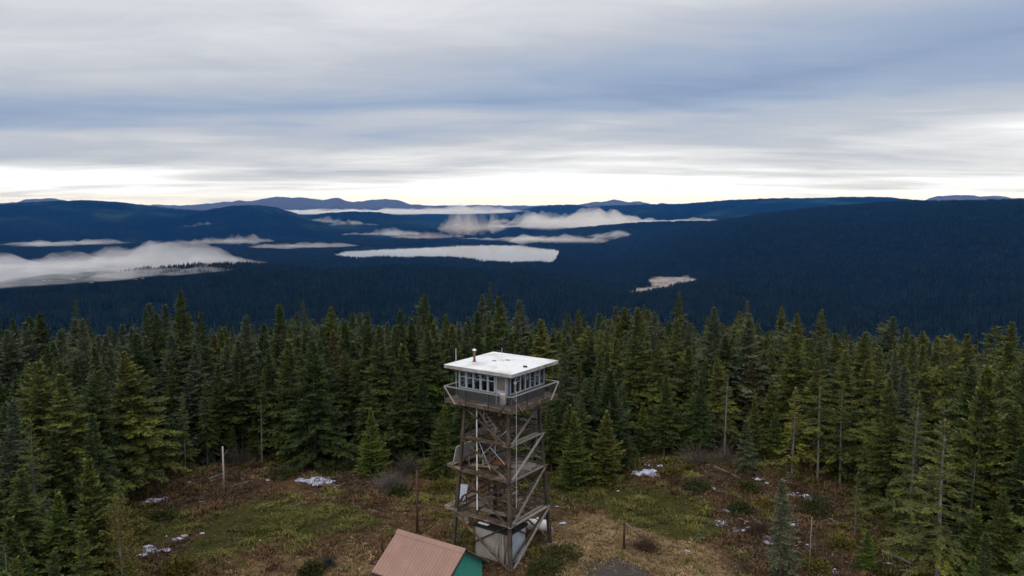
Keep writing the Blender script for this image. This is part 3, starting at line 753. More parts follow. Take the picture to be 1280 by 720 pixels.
# join child lookups
def forest_mass(name, label, rows, lib, grp='forest'):
    c = bpy.data.collections.new('sources'); keys = sorted({(r_[5], r_[6]) for r_ in rows}); idx = {}
    for n_, k in enumerate(keys):
        o = lib(*k); o.name = '%04d_source' % n_; c.objects.link(o); COL.objects.unlink(o); idx[k] = n_
    P = np.array([[r_[0], r_[1], r_[7] if len(r_) > 7 else 0] for r_ in rows]); 
    if len(rows[0]) <= 7: P[:, 2] = [float(butte(np.float64(r_[0]), np.float64(r_[1]))) if math.hypot(r_[0], r_[1]) < 900 else 0 for r_ in rows]
    me = bpy.data.meshes.new(name); me.vertices.add(len(P)); me.vertices.foreach_set('co', P.astype(np.float32).ravel())
    for nm_, typ, dat, fld in (('idx', 'INT', np.array([idx[(r_[5], r_[6])] for r_ in rows], np.int32), 'value'),
                          ('rot', 'FLOAT_VECTOR', np.array([[0, 0, r_[3]] for r_ in rows], np.float32).ravel(), 'vector'),
                          ('scl', 'FLOAT_VECTOR', np.array([[r_[2] * r_[4], r_[2] * r_[4], r_[2]] for r_ in rows], np.float32).ravel(), 'vector')):
        a = me.attributes.new(nm_, typ, 'POINT'); a.data.foreach_set(fld, dat)
    ob = bpy.data.objects.new(name, me); COL.objects.link(ob)
    ng = bpy.data.node_groups.new(name, 'GeometryNodeTree')
    ng.interface.new_socket('Geometry', in_out='INPUT', socket_type='NodeSocketGeometry'); ng.interface.new_socket('Geometry', in_out='OUTPUT', socket_type='NodeSocketGeometry')
    gi = ng.nodes.new('NodeGroupInput'); go = ng.nodes.new('NodeGroupOutput')
    ci = ng.nodes.new('GeometryNodeCollectionInfo'); ci.inputs[0].default_value = c; ci.inputs[1].default_value = True; ci.inputs[2].default_value = True
    ip = ng.nodes.new('GeometryNodeInstanceOnPoints'); ip.inputs['Pick Instance'].default_value = True
    def na_(nm_, dt):
        n_ = ng.nodes.new('GeometryNodeInputNamedAttribute'); n_.data_type = dt; n_.inputs[0].default_value = nm_; return [o_ for o_ in n_.outputs if o_.enabled][0]
    L_ = ng.links.new
    L_(gi.outputs[0], ip.inputs['Points']); L_(ci.outputs[0], ip.inputs['Instance']); L_(na_('idx', 'INT'), ip.inputs['Instance Index'])
    e2r = ng.nodes.new('FunctionNodeEulerToRotation'); L_(na_('rot', 'FLOAT_VECTOR'), e2r.inputs[0]); L_(e2r.outputs[0], ip.inputs['Rotation'])
    L_(na_('scl', 'FLOAT_VECTOR'), ip.inputs['Scale']); L_(ip.outputs[0], go.inputs[0])
    md = ob.modifiers.new('scatter', 'NODES'); md.node_group = ng
    return tag(ob, label, 'forest', None, 'stuff')
def unit_tree(kd, mat):
    tv, tf, cv, cf, ct, hh = SH[kd]
    V = np.vstack([tv, cv]) / hh; F = np.vstack([tf, cf + len(tv)])
    o = mesh_np('source', V, F, NEEDLE[mat], attr={'tone': np.concatenate([np.full(len(tv), .3), ct])})
    o.data.materials.append(BARK); mi = np.zeros(len(F), np.int32); mi[:len(tf)] = 1
    o.data.polygons.foreach_set('material_index', mi); return o
forest_mass('forest', 'mass of dark firs covering the hilltop beyond the first rows of trees', mass, unit_tree)

# ------------------------------------------------------------------ far woods in the valley: clumps of small pointed trees
def far_mat(name, a, b):
    t = NT(name); oi = t.n('ShaderNodeObjectInfo').outputs['Random']; tone = t.n('ShaderNodeAttribute', attribute_name='tone').outputs['Fac']
    c = t.mix(oi, a, b); c = t.mix(1.0, c, t.ramp(tone, [(0, .45), (1, 1.5)]), 'MULTIPLY'); return t.pbr(c, .9, .0)
FARM = {'dark': far_mat('valley_trees', (.006, .010, .007), (.014, .021, .013))}
def far_clump(kd, mat):
    g_ = np.random.default_rng(int(kd)); a = Acc()
    for i in range(14):
        x, y = g_.uniform(-26, 26, 2); h = g_.uniform(15, 29); rr = h * g_.uniform(.13, .19); tn = g_.random()
        for lv in range(3):
            z0 = h * (.08 + .28 * lv); z1 = min(h, z0 + h * .46) if lv < 2 else h; r_ = rr * (1 - .30 * lv); n = 7
            an = np.arange(n) / n * 6.283 + g_.random() * 6; rad_ = r_ * g_.uniform(.65, 1.2, n)
            V = np.vstack([np.stack([x + np.cos(an) * rad_, y + np.sin(an) * rad_, np.full(n, z0) + g_.normal(0, .6, n)], 1), [[x, y, z1]]])
            F = np.stack([np.arange(n), (np.arange(n) + 1) % n, np.full(n, n)], 1); a.add(V, F, tn)
    V, F, T = a.out(); return mesh_np('source', V, F, FARM['dark'], attr={'tone': T})
g = np.random.default_rng(9)
rows = []
N = 46000
dd = np.sqrt(g.random(N) * (FAR_R**2 - 900**2) + 900**2); aa = (g.random(N) - .5) * 2 * R(37.5)
x = CAM[0] + np.sin(aa) * dd; y = CAM[1] + np.cos(aa) * dd
ok = (poly_sd(x, y, LAKE) > 22) & (poly_sd(x, y, MEADOW) + 60 * fbm(x / 90, y / 90, 3) > 8) & (fbm(x / 300, y / 300, 4) > -.55)
x = x[ok]; y = y[ok]; z = ground(x, y); sc = .8 + .35 * g.random(len(x)) + .25 * fbm(x / 500, y / 500, 2)
rows = [(x[i], y[i], sc[i], g.uniform(0, 6.28), 1.0, str(int(g.integers(1, 7))), 'dark', z[i] - 1.0) for i in range(len(x))]
forest_mass('far_forest', 'endless dark fir woods filling the valley below the hill', rows, far_clump)
# ------------------------------------------------------------------ fire lookout tower
YAW = R(-35.1)
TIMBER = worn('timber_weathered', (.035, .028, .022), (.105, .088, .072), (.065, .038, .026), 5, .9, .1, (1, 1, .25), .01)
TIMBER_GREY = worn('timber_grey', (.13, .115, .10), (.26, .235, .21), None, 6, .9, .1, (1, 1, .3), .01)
TIMBER_RED = worn('timber_brown', (.055, .037, .027), (.125, .086, .062), (.19, .155, .125), 5, .9, .1, (.3, .3, 1), .01)
DECK = worn('deck_boards', (.11, .082, .062), (.23, .18, .14), (.30, .26, .22), 4, .9, .1, (1, .3, 1), .01)
LANDM = worn('landing_boards', (.055, .042, .034), (.12, .098, .08), (.17, .15, .13), 3, .9, .1, (1, .3, 1), .01)
RAILM = worn('rail_grey', (.20, .19, .175), (.36, .34, .31), None, 6, .85, .15)
WALLB = worn('wall_blue_grey', (.095, .105, .125), (.15, .165, .19), (.12, .12, .12), 3, .8, .2)
FRAMEP = worn('window_paint', (.27, .30, .36), (.40, .43, .50), None, 4, .7, .25)
ROOFW = worn('roof_white', (.49, .495, .50), (.57, .57, .57), (.36, .355, .34), 1.6, .6, .3)
FASCIA = worn('fascia', (.26, .25, .24), (.42, .41, .40), (.17, .15, .13), 3, .8, .2)
SOFFIT = worn('soffit', (.13, .125, .13), (.2, .2, .21), None, 3, .85, .1)
RUST = worn('rust_pipe', (.10, .045, .03), (.20, .10, .065), (.30, .24, .2), 7, .8, .3)
WHITEP = worn('white_paint', (.62, .62, .61), (.78, .78, .77), (.5, .48, .45), 4, .6, .3)
GALV = worn('galvanised', (.38, .39, .40), (.55, .56, .57), None, 5, .5, .4, bump=.002)
DARKM = worn('dark_metal', (.02, .02, .022), (.05, .05, .055), None, 5, .6, .3)
WIREM = worn('wire_dark', (.014, .014, .014), (.035, .034, .033), None, 5, .7, .3)
CURTAIN = worn('curtain_brown', (.13, .105, .085), (.20, .17, .14), None, 4, .95, .05, (3, 3, .3), .02)
INTER = worn('interior_wood', (.09, .045, .028), (.17, .09, .055), None, 4, .8, .1)
t = NT('pane_glass'); GLASS = t.pbr((.9, .95, 1), .03, .5, Transmission_Weight=1.0, IOR=1.45)

tw = thing('lookout_tower', 'tall timber fire lookout tower with white flat roofed glazed cabin on top', 'lookout tower', (0, 0, 0), YAW)
hs = lambda z: 2.62 - .063 * z
LV = [.0, 3.10, 6.26, 8.74, 11.12]
HC, DZ, DH = 2.28, 11.66, 2.97                    # cabin half width, deck level, deck half width
for sx in (-1, 1):
    for sy in (-1, 1):
        m_ = MB()
        for a, b in ((-.3, 6.26), (6.2, 11.2)):
            m_.beam((sx * hs(a), sy * hs(a), a), (sx * hs(b), sy * hs(b), b), .24 if a < 1 else .22, .24 if a < 1 else .22, up=(0, 1, 0))
        lg = m_.bevel(.012).build('leg', TIMBER, tw)
        MB().box((sx * hs(0), sy * hs(0), -.06), (.5, .5, .36)).bevel(.03).build('footing', worn('concrete', (.12, .11, .10), (.2, .19, .17), None, 4) if 'concrete' not in bpy.data.materials else bpy.data.materials['concrete'], lg)
def facept(f, s, z, off=0):                       # a point of face f ('f' front, 'r' right, 'b' back, 'l' left); s from -1 to 1 along it
    h = hs(z)
    return {'f': (s * h, -h - off, z), 'b': (s * h, h + off, z), 'r': (h + off, s * h, z), 'l': (-h - off, s * h, z)}[f]
NORM = {'f': (0, -1, 0), 'b': (0, 1, 0), 'r': (1, 0, 0), 'l': (-1, 0, 0)}
for f in 'frbl':
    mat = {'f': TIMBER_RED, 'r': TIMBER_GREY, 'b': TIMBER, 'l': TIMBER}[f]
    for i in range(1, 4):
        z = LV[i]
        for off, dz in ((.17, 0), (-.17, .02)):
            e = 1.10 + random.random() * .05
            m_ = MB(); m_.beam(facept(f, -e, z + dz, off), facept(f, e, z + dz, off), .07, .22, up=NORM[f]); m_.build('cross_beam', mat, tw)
    for i in range(4):
        zb, zt = LV[i] + .12, LV[i + 1] - .05
        off = .17 + .075
        if f in 'fb': a, b = (-.97, zt), (.97, zb)
        else: a, b = (.97, zt), (-.97, zb)
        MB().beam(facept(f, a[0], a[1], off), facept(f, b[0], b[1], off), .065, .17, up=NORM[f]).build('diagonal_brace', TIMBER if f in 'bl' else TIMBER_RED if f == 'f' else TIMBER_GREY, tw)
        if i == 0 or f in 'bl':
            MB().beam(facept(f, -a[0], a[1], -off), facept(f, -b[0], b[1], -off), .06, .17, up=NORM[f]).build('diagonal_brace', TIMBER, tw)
        if f == 'r' and i < 2:
            MB().beam(facept(f, a[0], a[1] - .35, -.12), facept(f, b[0], b[1] + .1, -.12), .06, .15, up=NORM[f]).build('diagonal_brace', TIMBER, tw)
# inner bracing, floor joists of each landing
for i in range(1, 4):
    z = LV[i]; h = hs(z); m_ = MB()
    for k in range(5):
        yy = -h + (k + .5) * 2 * h / 5; m_.beam((-h, yy, z - .06), (h, yy, z - .06), .06, .16)
    m_.build('floor_joists', TIMBER, tw)
    s = 1 if i % 2 else -1
    m_ = MB()
    for k in range(6):
        x0 = -s * (h - .15) + s * k * .17; m_.box((x0, .2 + .02 * math.sin(k * 5), z + .055), (.155, 2 * h - 1.0, .04))
    for k in range(5): m_.box((0, h - .25 - k * .17, z + .056), (2 * h - .6, .155, .038))
    m_.build('landing', LANDM, tw)
# stair flights
fl = [(0, 2.0, -.6, .9), (1, -.9, 1.9, .9), (2, 1.6, -1.1, -.5), (3, 1.5, -1.35, -1.25)]
for i, x1, x0, y in fl:
    zb, zt = LV[i], (LV[i + 1] if i < 3 else DZ)
    if i == 3: xt, xb = -1.55, .75
    elif i == 2: xt, xb = 1.3, -1.2
    elif i == 1: xt, xb = -1.3, 1.3
    else: xt, xb = 1.5, -.9
    st = MB()
    for yy in (-.4, .4): st.beam((xb, y + yy, zb), (xt, y + yy, zt), .05, .24, up=(0, 1, 0))
    sf = st.build('stair_stringers', TIMBER_RED, tw)
    tr_ = MB(); n = int((zt - zb) / .23)
    for k in range(1, n): u = k / n; tr_.box((xb + (xt - xb) * u, y, zb + (zt - zb) * u + .05), (.25, .76, .035))
    tr_.build('stair_treads', RAILM, tw)
    hr = MB()
    for yy in (-.42,): hr.beam((xb, y + yy, zb + .9), (xt, y + yy, zt + (.9 if i < 3 else .3)), .04, .07, up=(0, 1, 0))
    for u in (.05, .5, .95): hr.box((xb + (xt - xb) * u, y - .42, zb + (zt - zb) * u + .42), (.05, .05, .9))
    hr.build('handrail', GALV if i in (2,) else TIMBER_GREY, tw)
# outriggers on the shed side carrying the panels
for z, L in ((LV[2], 1.0), (LV[1], .95)):
    m_ = MB()
    for yy in (-hs(z) - .17, .4): m_.beam((-hs(z) + .2, yy, z + .16), (-hs(z) - L, yy, z + .16), .08, .18)
    m_.beam((-hs(z) - L + .1, -hs(z) - .3, z + .29), (-hs(z) - L + .1, .6, z + .29), .2, .05, up=(0, 0, 1)); m_.beam((-hs(z) - L + .4, -hs(z) - .3, z + .29), (-hs(z) - L + .4, .6, z + .29), .2, .05)
    m_.build('outrigger', DECK, tw)
MB().cyl((-1.15, -1.55, 3.2), (-1.15, -1.55, 11.4), .05, n=8).build('conduit', WHITEP, tw)
MB().cyl((DH + .03, -2.45, 4.6), (DH + .03, -2.45, 12.9), .018, n=5).build('cable', GALV, tw)
m_ = MB()
for a, b in (((-hs(7.6) - .1, -1.9, 8.6), (-hs(6.4) - .75, -1.2, 6.6)), ((-.9, -1.6, 8.4), (.1, -1.6, 6.5)), ((.2, -1.7, 8.2), (1.1, -1.2, 7.0))): m_.cyl(a, b, .025, n=6)
m_.build('stay_rods', GALV, tw)
# more of the tangle: mid rails, landing rails, spare planks, ties
for i in range(1, 4):
    z = LV[i]; h = hs(z + .5)
    lr = MB()
    for zz in (.55, 1.0):
        lr.beam((-h, h - .12, z + zz), (h, h - .12, z + zz), .045, .09); lr.beam((-h + .12, -h + .5, z + zz), (-h + .12, h - .3, z + zz), .045, .09)
        if i != 2: lr.beam((h - .12, -.2, z + zz), (h - .12, h - .3, z + zz), .045, .09)
    for s in (-.6, 0, .6): lr.box((s * h, h - .12, z + .52), (.07, .07, 1.05)); lr.box((-h + .12, s * h, z + .52), (.07, .07, 1.05))
    lr.build('landing_rail', TIMBER if i % 2 else TIMBER_GREY, tw)
    ti = MB(); zm = (LV[i] + LV[i + 1]) / 2 if i < 3 else 9.9; hm = hs(zm)
    ti.beam((-hm, -hm, LV[i] + .1), (hm, hm, LV[i] + .14), .06, .16); ti.beam((-hm, hm, LV[i] + .28), (hm, -hm, LV[i] + .30), .06, .16)
    ti.beam((-hm - .1, .35, zm), (hm + .1, .35, zm), .06, .14); ti.beam((.3, -hm, zm + .16), (.3, hm, zm + .16), .06, .14)
    ti.beam((-hm, .6, zm + .1), (.5, hm, LV[i] + .3), .06, .12); ti.beam((hm, -.5, zm + .2), (-.2, .9, LV[i] + .3), .05, .12)
    ti.build('tie_beams', TIMBER, tw)
def planks(pts, mat, name, n=4, w_=.22):
    m_ = MB()
    for k in range(n):
        (x, y, z, L, a) = pts; m_.box((0, (k - n / 2) * (w_ + .015) + 0, 0), (L * (1 - .06 * (k % 3)), w_, .035))
    bmesh.ops.transform(m_.bm, matrix=Matrix.Translation((x, y, z)) @ Matrix.Rotation(a, 4, 'Z') @ Matrix.Rotation(R(4), 4, 'X'), verts=m_.bm.verts); return m_.build(name, mat, tw)
planks((1.3, .9, LV[2] + .16, 1.9, R(8)), TIMBER_GREY, 'grey_boards', 6)
planks((-.4, .5, LV[3] + .16, 2.0, R(-6)), DECK, 'pale_boards', 5)
planks((-.9, -.9, LV[2] + .20, 2.2, R(20)), DECK, 'pale_boards', 2)
planks((.4, -1.2, LV[1] + .17, 2.6, R(3)), TIMBER_GREY, 'grey_boards', 2)
tp = MB(); tp.box((0, 0, 0), (1.1, .6, .16)); bmesh.ops.subdivide_edges(tp.bm, edges=tp.bm.edges[:], cuts=5, use_grid_fill=True)
for v in tp.bm.verts: v.co.z += .07 * mnoise.noise(v.co * 3.1); v.co.x += .05 * mnoise.noise(v.co * 2 + Vector((5, 0, 0)))
tpo = tp.build('tarp', worn('tarp_orange', (.30, .085, .030), (.42, .13, .05), None, 4, .7), None, True)
c2, s2 = math.cos(YAW), math.sin(YAW); tpo.location = (-.1 * c2 + .2 * s2, -.1 * s2 - .2 * c2 + .4, LV[2] + .22); tpo.rotation_euler = (0, 0, YAW + .2)
tag(tpo, 'crumpled orange tarp lying on the middle landing of the tower', 'tarp')
# catwalk
dk = MB()
for k in range(31):
    x0 = -DH + .1 + k * (2 * DH - .2) / 30
    for y0, y1 in ((-DH, DH),): dk.box((x0, 0, DZ - .03), (.185, 2 * DH - .04 - .03 * math.sin(k * 7), .045))
dkk = dk.build('catwalk_deck', DECK, tw)
m_ = MB()
for s in (-1, 1):
    m_.box((s * (DH - .02), 0, DZ - .19), (.07, 2 * DH + .06, .24)); m_.box((0, s * (DH - .025), DZ - .192), (2 * DH - .12, .07, .238))
m_.build('rim_joist', TIMBER_RED, tw)
m_ = MB()
for k in range(9): yy = -DH + .35 + k * (2 * DH - .7) / 8; m_.beam((-DH + .06, yy, DZ - .17), (DH - .06, yy, DZ - .17), .07, .2)
for s in (-1, 1):
    m_.beam((s * 1.75, -DH + .2, DZ - .40), (s * 1.75, DH - .2, DZ - .40), .2, .24)
    m_.beam((-1.55, s * 1.75, DZ - .40), (1.55, s * 1.75, DZ - .40), .2, .24)
m_.build('deck_joists', TIMBER, tw)
RZ = 12.56
rl = MB()
for s in (-1, 1):
    rl.box((s * DH, 0, RZ), (.11, 2 * DH + .11, .07)); rl.box((0, s * DH, RZ - .001), (2 * DH - .12, .11, .068))
rail = rl.build('railing', RAILM, tw)
for f in 'frbl':
    for s in (-1, -.36, .32):
        p = {'f': (s, -1), 'r': (1, s), 'b': (-s, 1), 'l': (-1, -s)}[f]
        MB().box((p[0] * DH, p[1] * DH, (RZ + DZ - .3) / 2), (.08, .08, RZ - DZ + .2)).build('railing_post', TIMBER, rail)
wm = MB(); r_ = .0065
for f in range(4):
    c_, s_ = [(1, 0), (0, 1), (-1, 0), (0, -1)][f]
    def P_(a, z): return (a * c_ - (-DH) * s_, a * s_ + (-DH) * c_, z)
    for k in range(58):
        a = -DH + .05 + k * (2 * DH - .1) / 57; p = P_(a, (DZ + RZ) / 2); wm.box(p, (r_ * 2, r_ * 2, RZ - DZ - .06))
    for k in range(9):
        z = DZ + .05 + k * .095
        wm.beam(P_(-DH + .04, z), P_(DH - .04, z), r_ * 2, r_ * 2)
wm.build('wire_mesh', WIREM, rail)
for f, s0, s1, mt in (('f', -1, -.66, RAILM), ('f', 1, .68, TIMBER), ('r', -1, -.62, RAILM), ('r', 1, .66, RAILM), ('l', 1, .66, RAILM), ('b', 1, .66, RAILM)):
    q = lambda s, z, o: {'f': (s * DH, -DH - o, z), 'b': (s * DH, DH + o, z), 'r': (DH + o, s * DH, z), 'l': (-DH - o, s * DH, z)}[f]
    MB().beam(q(s0, RZ + .01, .07), q(s1, DZ - .28, .07), .04, .10, up=NORM[f]).build('railing_stay', mt, rail)
# cabin
WZ0, WZ1, CT = 12.46, 13.72, 13.94
cw = MB()
for s in (-1, 1):
    cw.box((s * (HC - .05), 0, (DZ + WZ0) / 2), (.10, 2 * HC, WZ0 - DZ)); cw.box((s * (HC - .05), 0, (WZ1 + CT) / 2), (.10, 2 * HC, CT - WZ1))
cw.box((0, HC - .05, (DZ + WZ0) / 2), (2 * HC - .2, .10, WZ0 - DZ)); cw.box((0, HC - .05, (WZ1 + CT) / 2), (2 * HC - .2, .10, CT - WZ1))
cw.box((-.36, -HC + .05, (DZ + WZ0) / 2), (2 * HC - .2 - .72, .10, WZ0 - DZ)); cw.box((0, -HC + .05, (WZ1 + CT) / 2), (2 * HC - .2, .10, CT - WZ1))
for sx in (-1, 1):
    for sy in (-1, 1): cw.box((sx * (HC - .07), sy * (HC - .07), (WZ0 + WZ1) / 2), (.14, .14, WZ1 - WZ0))
cab = cw.build('cabin_wall', WALLB, tw)
MB().box((0, 0, DZ + .02), (2 * HC - .22, 2 * HC - .22, .04)).build('cabin_floor', INTER, tw)
fur = MB(); fur.box((.2, .4, DZ + .42), (.75, .75, .8)); fur.build('map_stand', INTER, tw)
fur = MB(); fur.box((-1.3, 1.5, DZ + .35), (1.7, .8, .6)); fur.box((1.5, .9, DZ + .75), (.6, 1.8, .06)); fur.box((1.5, .1, DZ + .38), (.06, .06, .7)); fur.box((1.5, 1.7, DZ + .38), (.06, .06, .7)); fur.build('bunk', INTER, tw)
def window(f, s, wd, z0=WZ0, z1=WZ1, transom=.64, brown=False):
    ax = {'f': (1, 0), 'b': (1, 0), 'r': (0, 1), 'l': (0, 1)}[f]; n_ = NORM[f]; o_ = HC - .045
    def bx(m_, s_, z, w_, h_, d_, off=0):
        c = (ax[0] * s_ + n_[0] * (o_ + off), ax[1] * s_ + n_[1] * (o_ + off), z)
        m_.box(c, (w_ if ax[0] else d_, w_ if ax[1] else d_, h_))
    fr = MB(); ft = .055
    for e in (-1, 1): bx(fr, s + e * (wd / 2 - ft / 2), (z0 + z1) / 2, ft, z1 - z0, .12, .012)
    for zz in (z0 + ft / 2, z1 - ft / 2): bx(fr, s, zz, wd - 2 * ft, ft, .118, .012)
    if transom: bx(fr, s, z0 + (z1 - z0) * transom, wd - 2 * ft, .045, .10, .010)
    w_ = fr.build('window', FRAMEP, tw)
    gl = MB(); bx(gl, s, (z0 + z1) / 2, wd - 2 * ft - .004, z1 - z0 - 2 * ft - .004, .008, 0); gl.build('pane', GLASS, w_)
    return w_
xs = [-1.84, -1.19, -.55, .10, .73]
for x in xs: window('f', x, .60)
pm = MB()
for a in (-2.15 + .0, -1.515, -.87, -.225, .415, 1.075, 2.10): pm.box((a, -HC + .03, (WZ0 + WZ1) / 2), (.04 if abs(a) < 2 else .07, .135, WZ1 - WZ0 - .002))
pm.build('window_posts', FRAMEP, tw)
for f in 'rbl':
    for k in range(7):
        window(f, -1.86 + k * .62, .615, transom=.64 if k % 2 else 0)
dr = MB()
for s in (-1, 1): dr.box((1.56 + s * .40, -HC + .05, DZ + 1.04), (.09, .11, 2.04))
dr.box((1.56, -HC + .05, DZ + .98), (.71, .10, .14)); dr.box((1.56, -HC + .05, DZ + 2.0), (.71, .10, .11)); dr.box((1.56, -HC + .05, DZ + .1), (.71, .10, .12))
door = dr.build('door', FRAMEP, tw)
MB().box((1.56, -HC + .06, DZ + .53), (.70, .04, .74)).build('door_panel', WHITEP, door)
MB().box((1.56, -HC + .075, DZ + 1.5), (.70, .02, .88)).build('door_curtain', CURTAIN, door)
# roof
RT, RH = 14.19, 3.0
rf = MB(); e = RH; z0, z1 = CT + .001, RT - .04
rf.box((0, 0, (CT + RT - .06) / 2 + .015), (2 * RH - .08, 2 * RH - .08, RT - CT - .06))
vv = [rf.bm.verts.new(p) for p in ((-e, -e, RT - .03), (e, -e, RT - .03), (e, e, RT - .03), (-e, e, RT - .03), (0, 0, RT + .09), (-e, -e, RT - .055), (e, -e, RT - .055), (e, e, RT - .055), (-e, e, RT - .055))]
for k in range(4):
    rf.bm.faces.new((vv[k], vv[(k + 1) % 4], vv[4])); rf.bm.faces.new((vv[k], vv[5 + k], vv[5 + (k + 1) % 4], vv[(k + 1) % 4]))
rf.bm.faces.new((vv[8], vv[7], vv[6], vv[5]))
roof = rf.build('roof', ROOFW, tw)
fc = MB()
for s in (-1, 1):
    fc.box((s * (RH - .02), 0, (CT + RT) / 2 - .045), (.04, 2 * RH - .002, RT - CT - .03)); fc.box((0, s * (RH - .022), (CT + RT) / 2 - .046), (2 * RH - .082, .04, RT - CT - .032))
fc.build('fascia', FASCIA, roof)
MB().box((0, 0, CT - .008), (2 * RH - .1, 2 * RH - .1, .014)).build('soffit', SOFFIT, roof)
sm = MB()
for sx in (-1, 1):
    for sy in (-1, 1): sm.beam((sx * (e - .05), sy * (e - .05), RT - .026), (sx * .12, sy * .12, RT + .088), .05, .012)
sm.build('hip_cap', ROOFW, roof)
def roofpt(u, v): 
    p = on_plane(u, v, RT + .03); c_, s_ = math.cos(-YAW), math.sin(-YAW); return p[0] * c_ - p[1] * s_, p[0] * s_ + p[1] * c_
x, y = roofpt(593, 452)
ch = MB(); ch.cyl((x, y, RT), (x, y, RT + .82), .09, n=12); ch.cyl((x, y, RT - .02), (x, y, RT + .12), .2, .1, n=12); chim = ch.build('chimney', RUST, tw, True)
cc = MB(); cc.cyl((x, y, RT + .88), (x, y, RT + .98), .17, .06, n=12); cc.cyl((x, y, RT + .83), (x, y, RT + .88), .12, n=12); cc.build('chimney_cap', WHITEP, chim)
an = MB(); an.cyl((0, 0, RT + .05), (0, 0, RT + 1.05), .012, n=6); an.cyl((0, 0, RT + .06), (0, 0, RT + .13), .22, .16, n=14); an.build('antenna', GALV, tw)
vt_ = MB()
for u, v in ((618, 452), (634.5, 451), (656.5, 458.5)):
    x, y = roofpt(u, v); vt_.box((x, y, RT + .06), (.28, .16, .09)); 
vt_.build('roof_vents', DARKM, roof)
pl = MB(); x, y = roofpt(561, 440); 
pl.cyl((-DH + .25, -DH + 1.0, DZ), (-DH + .25, -DH + 1.0, RT + 1.0), .022, n=6); pl.build('flag_pole', GALV, tw)
m_ = MB(); m_.box((.25, -HC - .075, DZ + 1.9), (.01, .01, .01)) if False else m_
m_.cyl((HC + .12, -1.75, 13.2), (HC + .12, -1.75, 13.38), .11, n=10); m_.beam((HC, -1.75, 13.29), (HC + .14, -1.75, 13.29), .03, .03); m_.build('lamp', WHITEP, tw)

# solar panels standing on the outriggers: things of their own
CELLS = None
t = NT('solar_cells'); tc = t.n('ShaderNodeTexCoord').outputs['Object']
bk = t.n('ShaderNodeTexBrick', offset=0.0, inp={'Vector': tc, 'Color1': (.10, .15, .28, 1), 'Color2': (.12, .18, .32, 1), 'Mortar': (.03, .04, .07, 1), 'Scale': 1.0, 'Mortar Size': .012, 'Brick Width': .20, 'Row Height': .20})
CELLS = t.pbr(bk.outputs[0], .15, .5)
def tw_world(p):
    c_, s_ = math.cos(YAW), math.sin(YAW); return (p[0] * c_ - p[1] * s_, p[0] * s_ + p[1] * c_, p[2])
def solar(loc, rz, tilt, w_, h_, label, back):
    o = thing('solar_panel', label, 'solar panel', tw_world(loc), YAW + rz, 'solar panels on the tower'); o.rotation_euler = (tilt, 0, YAW + rz)
    m_ = MB(); m_.box((0, 0, 0), (w_ - .06, h_ - .06, .02)); m_.build('cell_sheet', CELLS if not back else CELLS, o)
    b_ = MB(); b_.box((0, 0, -.016), (w_ - .07, h_ - .07, .006)); b_.build('back_sheet', bpy.data.materials.get('panel_back') or worn('panel_back', (.34, .36, .36), (.46, .48, .48), None, 3, .6), o)
    f_ = MB()
    for s in (-1, 1): f_.box((s * (w_ / 2 - .015), 0, 0), (.035, h_, .045)); f_.box((0, s * (h_ / 2 - .015), .001), (w_ - .07, .035, .043))
    f_.build('panel_frame', GALV, o)
z = LV[2]; solar((-hs(z) - .85, -.55, z + .90), R(-90), R(76), 2.4, 1.15, 'large pale backed solar panel leaning out from the upper landing of the tower', True)
z = LV[1]; solar((-hs(z) - .35, -1.35, z + .92), R(20), R(62), .8, 1.4, 'narrow blue solar panel standing on the lowest landing of the tower', False)

# ------------------------------------------------------------------ hut under the tower
t = NT('hut_render'); tc = t.n('ShaderNodeTexCoord').outputs['Object']; sp_ = t.n('ShaderNodeSeparateXYZ', inp={0: tc})
str_ = t.noise(t.n('ShaderNodeMapping', inp={'Vector': tc, 'Scale': (3, 3, .22)}).outputs[0], 1.5, 5, .7)
band = t.math('MULTIPLY', t.math('MULTIPLY_ADD', sp_.outputs[0], 3.0, -1.6, clamp=True), t.ramp(str_, [(.40, 0), (.58, 1)]))
c = t.mix(t.noise(tc, 2.5, 5, .6), (.25, .235, .205), (.36, .345, .315)); c = t.mix(t.math('MULTIPLY', band, .95), c, (.05, .030, .020))
HUTM = t.pbr(c, .9, .15, str_, .01)
hut = thing('storage_hut', 'low pale rendered hut with flat black roof squeezed under the tower legs', 'hut', (0, 0, 0), YAW)
hx0, hx1, hy0, hy1, hz_ = -.85, 2.15, -2.15, -.05, 2.25
m_ = MB(); m_.box(((hx0 + hx1) / 2, (hy0 + hy1) / 2, hz_ / 2 - .1), (hx1 - hx0, hy1 - hy0, hz_ + .2)); m_.build('wall', HUTM, hut)
m_ = MB(); m_.box((hx1 + .02, (hy0 + hy1) / 2, 1.1), (.035, hy1 - hy0 - .2, 2.1)); 
m_.build('side_door', worn('door_blue', (.30, .35, .40), (.40, .45, .51), None, 3, .6), hut)
m_ = MB(); m_.box((.65, -1.08, hz_ + .09), (3.3, 2.4, .16)); m_.bevel(.03).build('roof', worn('tar_roof', (.010, .011, .014), (.026, .027, .03), None, 3, .9, .1), hut)
m_ = MB(); m_.box((-.3, -1.9, hz_ + .2), (.9, .22, .05)); tag(m_.build('loose_board', WHITEP), 'pale loose board lying on the black hut roof', 'board'); bpy.data.objects['loose_board'].rotation_euler = (0, 0, YAW)

